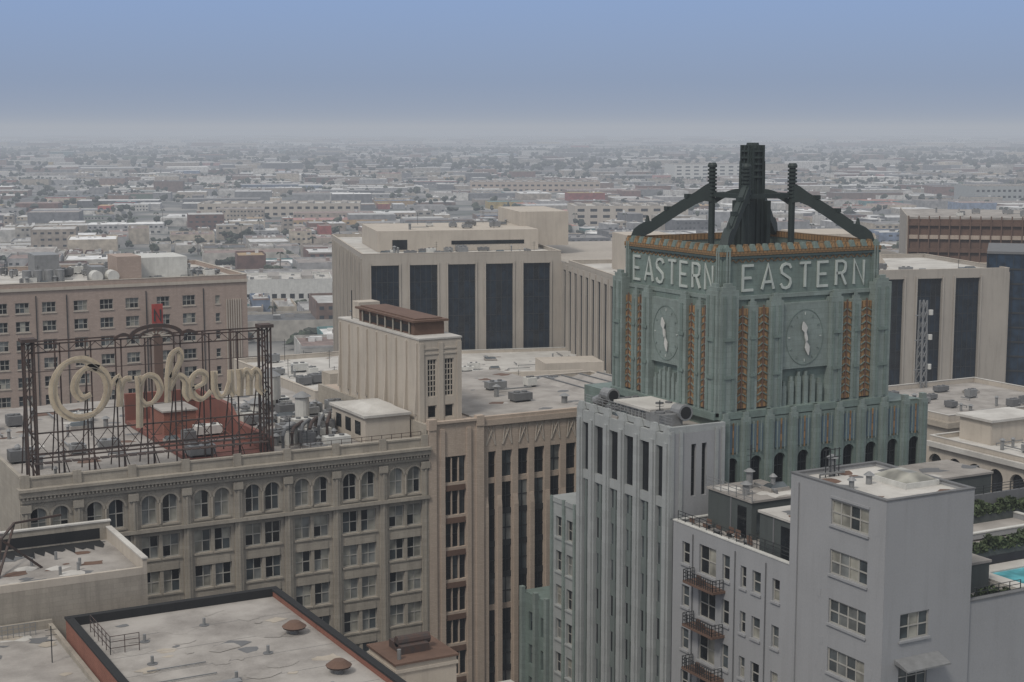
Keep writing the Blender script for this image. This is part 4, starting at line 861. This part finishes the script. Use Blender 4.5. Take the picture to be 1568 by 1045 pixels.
def city(Y0, Y1, lw, ld, np_, nq, street, hs, near, tp, deg):
    global ca, sa
    ang = math.radians(deg); ca, sa = math.cos(ang), math.sin(ang)
    pm = int(Y1 * .8 / lw) + 4
    for qi in range(int(Y0 * .6 / ld), int(Y1 * 1.2 / ld) + 2):
        q = qi * ld + (qi // nq) * street
        if q > Y1 * 1.25: break
        for pi in range(-pm, pm):
            p = pi * lw + (pi // np_) * street + ((qi // nq) % 3) * lw * .45
            X, Y = PQ(p + lw / 2, q + ld / 2)
            if not (Y0 < Y < Y1) or abs(X) > .43 * Y + 40: continue
            if Y < 560 and -75 < X < 270: continue
            if Y < 3200 and blocked(X, Y, lw * .8): continue
            wv = math.sin(X * .0031 + 1.3) * math.sin(Y * .0023 + .4 * math.sin(X * .002))
            t_here = tp * (1 + .6 * wv)
            r = R.random()
            if r < t_here:
                for _ in range(3): tree(p + R.uniform(0, lw), q + R.uniform(-4, ld), R.uniform(3.5, 6.5) * (1 if near else 1.35 if Y < 3300 else 2.2), near)
                if r < t_here * .5: continue
            if r > .93: continue
            hh = R.choice(hs) * R.uniform(.8, 1.25)
            big = R.random() < .25 and pi % np_ < np_ - 1
            if not big and R.random() < .38 and Y < 7000:
                m = R.choice([2, 2, 3])
                for t in range(m):
                    if R.random() < .1: continue
                    building(p + lw * t / m + .5, q + R.uniform(0, ld * .2), lw / m - R.uniform(.8, 4), ld * R.uniform(.4, .8), R.choice(hs) * R.uniform(.7, 1.0), Y)
            else:
                building(p + R.uniform(0, lw * .08), q + R.uniform(0, ld * .1), lw * (R.uniform(.75, .95) if not big else R.uniform(1.4, 1.9)), ld * R.uniform(.6, .9), min(hh, 9) if big else hh, Y)
city(380, 1500, 36, 38, 4, 3, 15, [4.5, 5, 5, 6, 7, 9, 12, 16], True, .27, -13)
city(1500, 3200, 52, 48, 3, 3, 20, [4.5, 5, 6, 7, 9, 13], False, .52, -8)
city(3200, 7000, 90, 80, 3, 3, 24, [5, 6, 7, 9, 16], False, .65, -16)
city(7000, 16000, 180, 160, 3, 3, 30, [7, 8, 12, 16, 24], False, .7, -10)
def cmesh(name, V, F, C, mat):
    me = bpy.data.meshes.new(name); me.from_pydata(V, [], F); at = me.color_attributes.new('Col', 'FLOAT_COLOR', 'CORNER')
    flat = [x for c in C for x in c]; at.data.foreach_set('color', flat); me.materials.append(mat)
    o = bpy.data.objects.new(name, me); S.collection.objects.link(o); return o
cmesh('distant_city_buildings', CV, CF, CC, m_city); cmesh('distant_trees', TV, TF, TC, m_tree)
print('city', len(CF), 'trees', len(TF))
def hedge(x0, x1, y0, y1, z0, z1, n):
    V, F, C = [], [], []
    for _ in range(n):
        x = R.uniform(x0, x1); yy = R.uniform(y0, y1); bump = .35 * math.sin(x * 1.7) + .2 * math.sin(x * 4.1); z = R.uniform(z0, z1 + bump); s = R.uniform(.12, .26)
        a = Vector((R.uniform(-1, 1), R.uniform(-1, 1), R.uniform(-1, 1))).normalized() * s; c = Vector((R.uniform(-1, 1), R.uniform(-1, 1), R.uniform(-1, 1))).normalized() * s
        i = len(V); o = Vector((x, yy, z)); V.extend([tuple(o - a), tuple(o + c), tuple(o + a), tuple(o - c)]); F.append((i, i + 1, i + 2, i + 3)); k = R.uniform(.5, 1.5); C.extend([(.06 * k, .082 * k, .035 * k, 1)] * 4)
    cmesh('planter_hedge', V, F, C, m_tree)
hedge(104.2, 123.8, 103.9, 105.0, 52.9, 53.8, 5000); hedge(112.2, 123.8, 112.9, 114, 53.4, 54.3, 4000); hedge(97.6, 103.2, 97.2, 98.0, 51.0, 51.7, 900)
m, nt, N, L = newmat('ground_asphalt_and_lots')
out = N.new('ShaderNodeOutputMaterial'); p = N.new('ShaderNodeBsdfPrincipled'); L.new(p.outputs[0], out.inputs[0]); p.inputs['Roughness'].default_value = .95
geo = N.new('ShaderNodeNewGeometry'); n = N.new('ShaderNodeTexNoise'); n.inputs['Scale'].default_value = .012; n.inputs['Detail'].default_value = 8; L.new(geo.outputs['Position'], n.inputs[0])
r = N.new('ShaderNodeValToRGB'); L.new(n.outputs[0], r.inputs[0]); e = r.color_ramp.elements
e[0].position = .35; e[0].color = (.06, .07, .045, 1); e[1].position = .62; e[1].color = (.24, .225, .2, 1); x = e.new(.48); x.color = (.1, .1, .098, 1)
L.new(r.outputs[0], p.inputs['Base Color'])
me = bpy.data.meshes.new('ground'); q = 60000; me.from_pydata([(-q, -q, 0), (q, -q, 0), (q, q, 0), (-q, q, 0)], [], [(0, 1, 2, 3)]); me.materials.append(m)
S.collection.objects.link(bpy.data.objects.new('ground', me))
# haze: slab of air that absorbs and glows, emission standing in for scattered light
m, nt, N, L = newmat('haze_glow'); out = N.new('ShaderNodeOutputMaterial'); ab = N.new('ShaderNodeVolumeAbsorption'); em = N.new('ShaderNodeEmission'); ad = N.new('ShaderNodeAddShader')
sig = 1 / 4900; ab.inputs[0].default_value = (0, 0, 0, 1); ab.inputs[1].default_value = sig
em.inputs[0].default_value = (.385, .415, .465, 1); em.inputs[1].default_value = sig
L.new(ab.outputs[0], ad.inputs[0]); L.new(em.outputs[0], ad.inputs[1]); L.new(ad.outputs[0], out.inputs['Volume'])
try: m.cycles.homogeneous_volume = True
except Exception: pass
hb = B('haze'); hb.box('haze_glow_layer', m, -50000, 50000, -50000, 50000, -5, 125); hb.done()
# ------------------------------------------------------------------ world
w = bpy.data.worlds.new('World'); S.world = w; w.use_nodes = True; nt = w.node_tree; N = nt.nodes; L = nt.links
bg = N['Background']; sky = N.new('ShaderNodeTexSky'); sky.sky_type = 'NISHITA'; sky.sun_disc = False
sd = Vector((-.74, -.42, 0)).normalized(); el = math.radians(50)
sky.sun_elevation = el; sky.sun_rotation = math.atan2(sd.x, sd.y); sky.dust_density = 2.0; sky.air_density = 1.0
tc = N.new('ShaderNodeTexCoord'); sp = N.new('ShaderNodeSeparateXYZ'); L.new(tc.outputs['Generated'], sp.inputs[0])
rp = N.new('ShaderNodeValToRGB'); L.new(sp.outputs[2], rp.inputs[0]); e = rp.color_ramp.elements
e[0].position = 0; e[0].color = (.29, .355, .475, 1); e[1].position = 1; e[1].color = (.84, .85, .87, 1)
for pz, c in ((.03, (.235, .32, .495)), (.085, (.235, .35, .61)), (.2, (.42, .49, .62)), (.45, (.76, .775, .81))): x = e.new(pz); x.color = (*c, 1)
sc = N.new('ShaderNodeVectorMath'); sc.operation = 'SCALE'; sc.inputs[3].default_value = 10; L.new(rp.outputs[0], sc.inputs[0])
mx = N.new('ShaderNodeMix'); mx.data_type = 'RGBA'; mx.inputs[0].default_value = .88; L.new(sky.outputs[0], mx.inputs[6]); L.new(sc.outputs[0], mx.inputs[7]); L.new(mx.outputs[2], bg.inputs[0]); bg.inputs[1].default_value = .1
sun = bpy.data.lights.new('sun', 'SUN'); sun.energy = 1.9; sun.angle = math.radians(12); sun.color = (1, .95, .88)
so = bpy.data.objects.new('sun', sun); S.collection.objects.link(so)
dv = Vector((sd.x * math.cos(el), sd.y * math.cos(el), math.sin(el))); so.rotation_euler = dv.to_track_quat('Z', 'Y').to_euler()
cam = bpy.data.cameras.new('camera'); co = bpy.data.objects.new('camera', cam); S.collection.objects.link(co); S.camera = co
cam.sensor_width = 36; cam.lens = 55.1; cam.clip_end = 120000; cam.clip_start = 1
co.location = (0, 0, 92); co.rotation_euler = (math.radians(90 - 7.71), 0, math.radians(-28.5))
S.view_settings.view_transform = 'Standard'; S.view_settings.look = 'None'; S.view_settings.exposure = 0
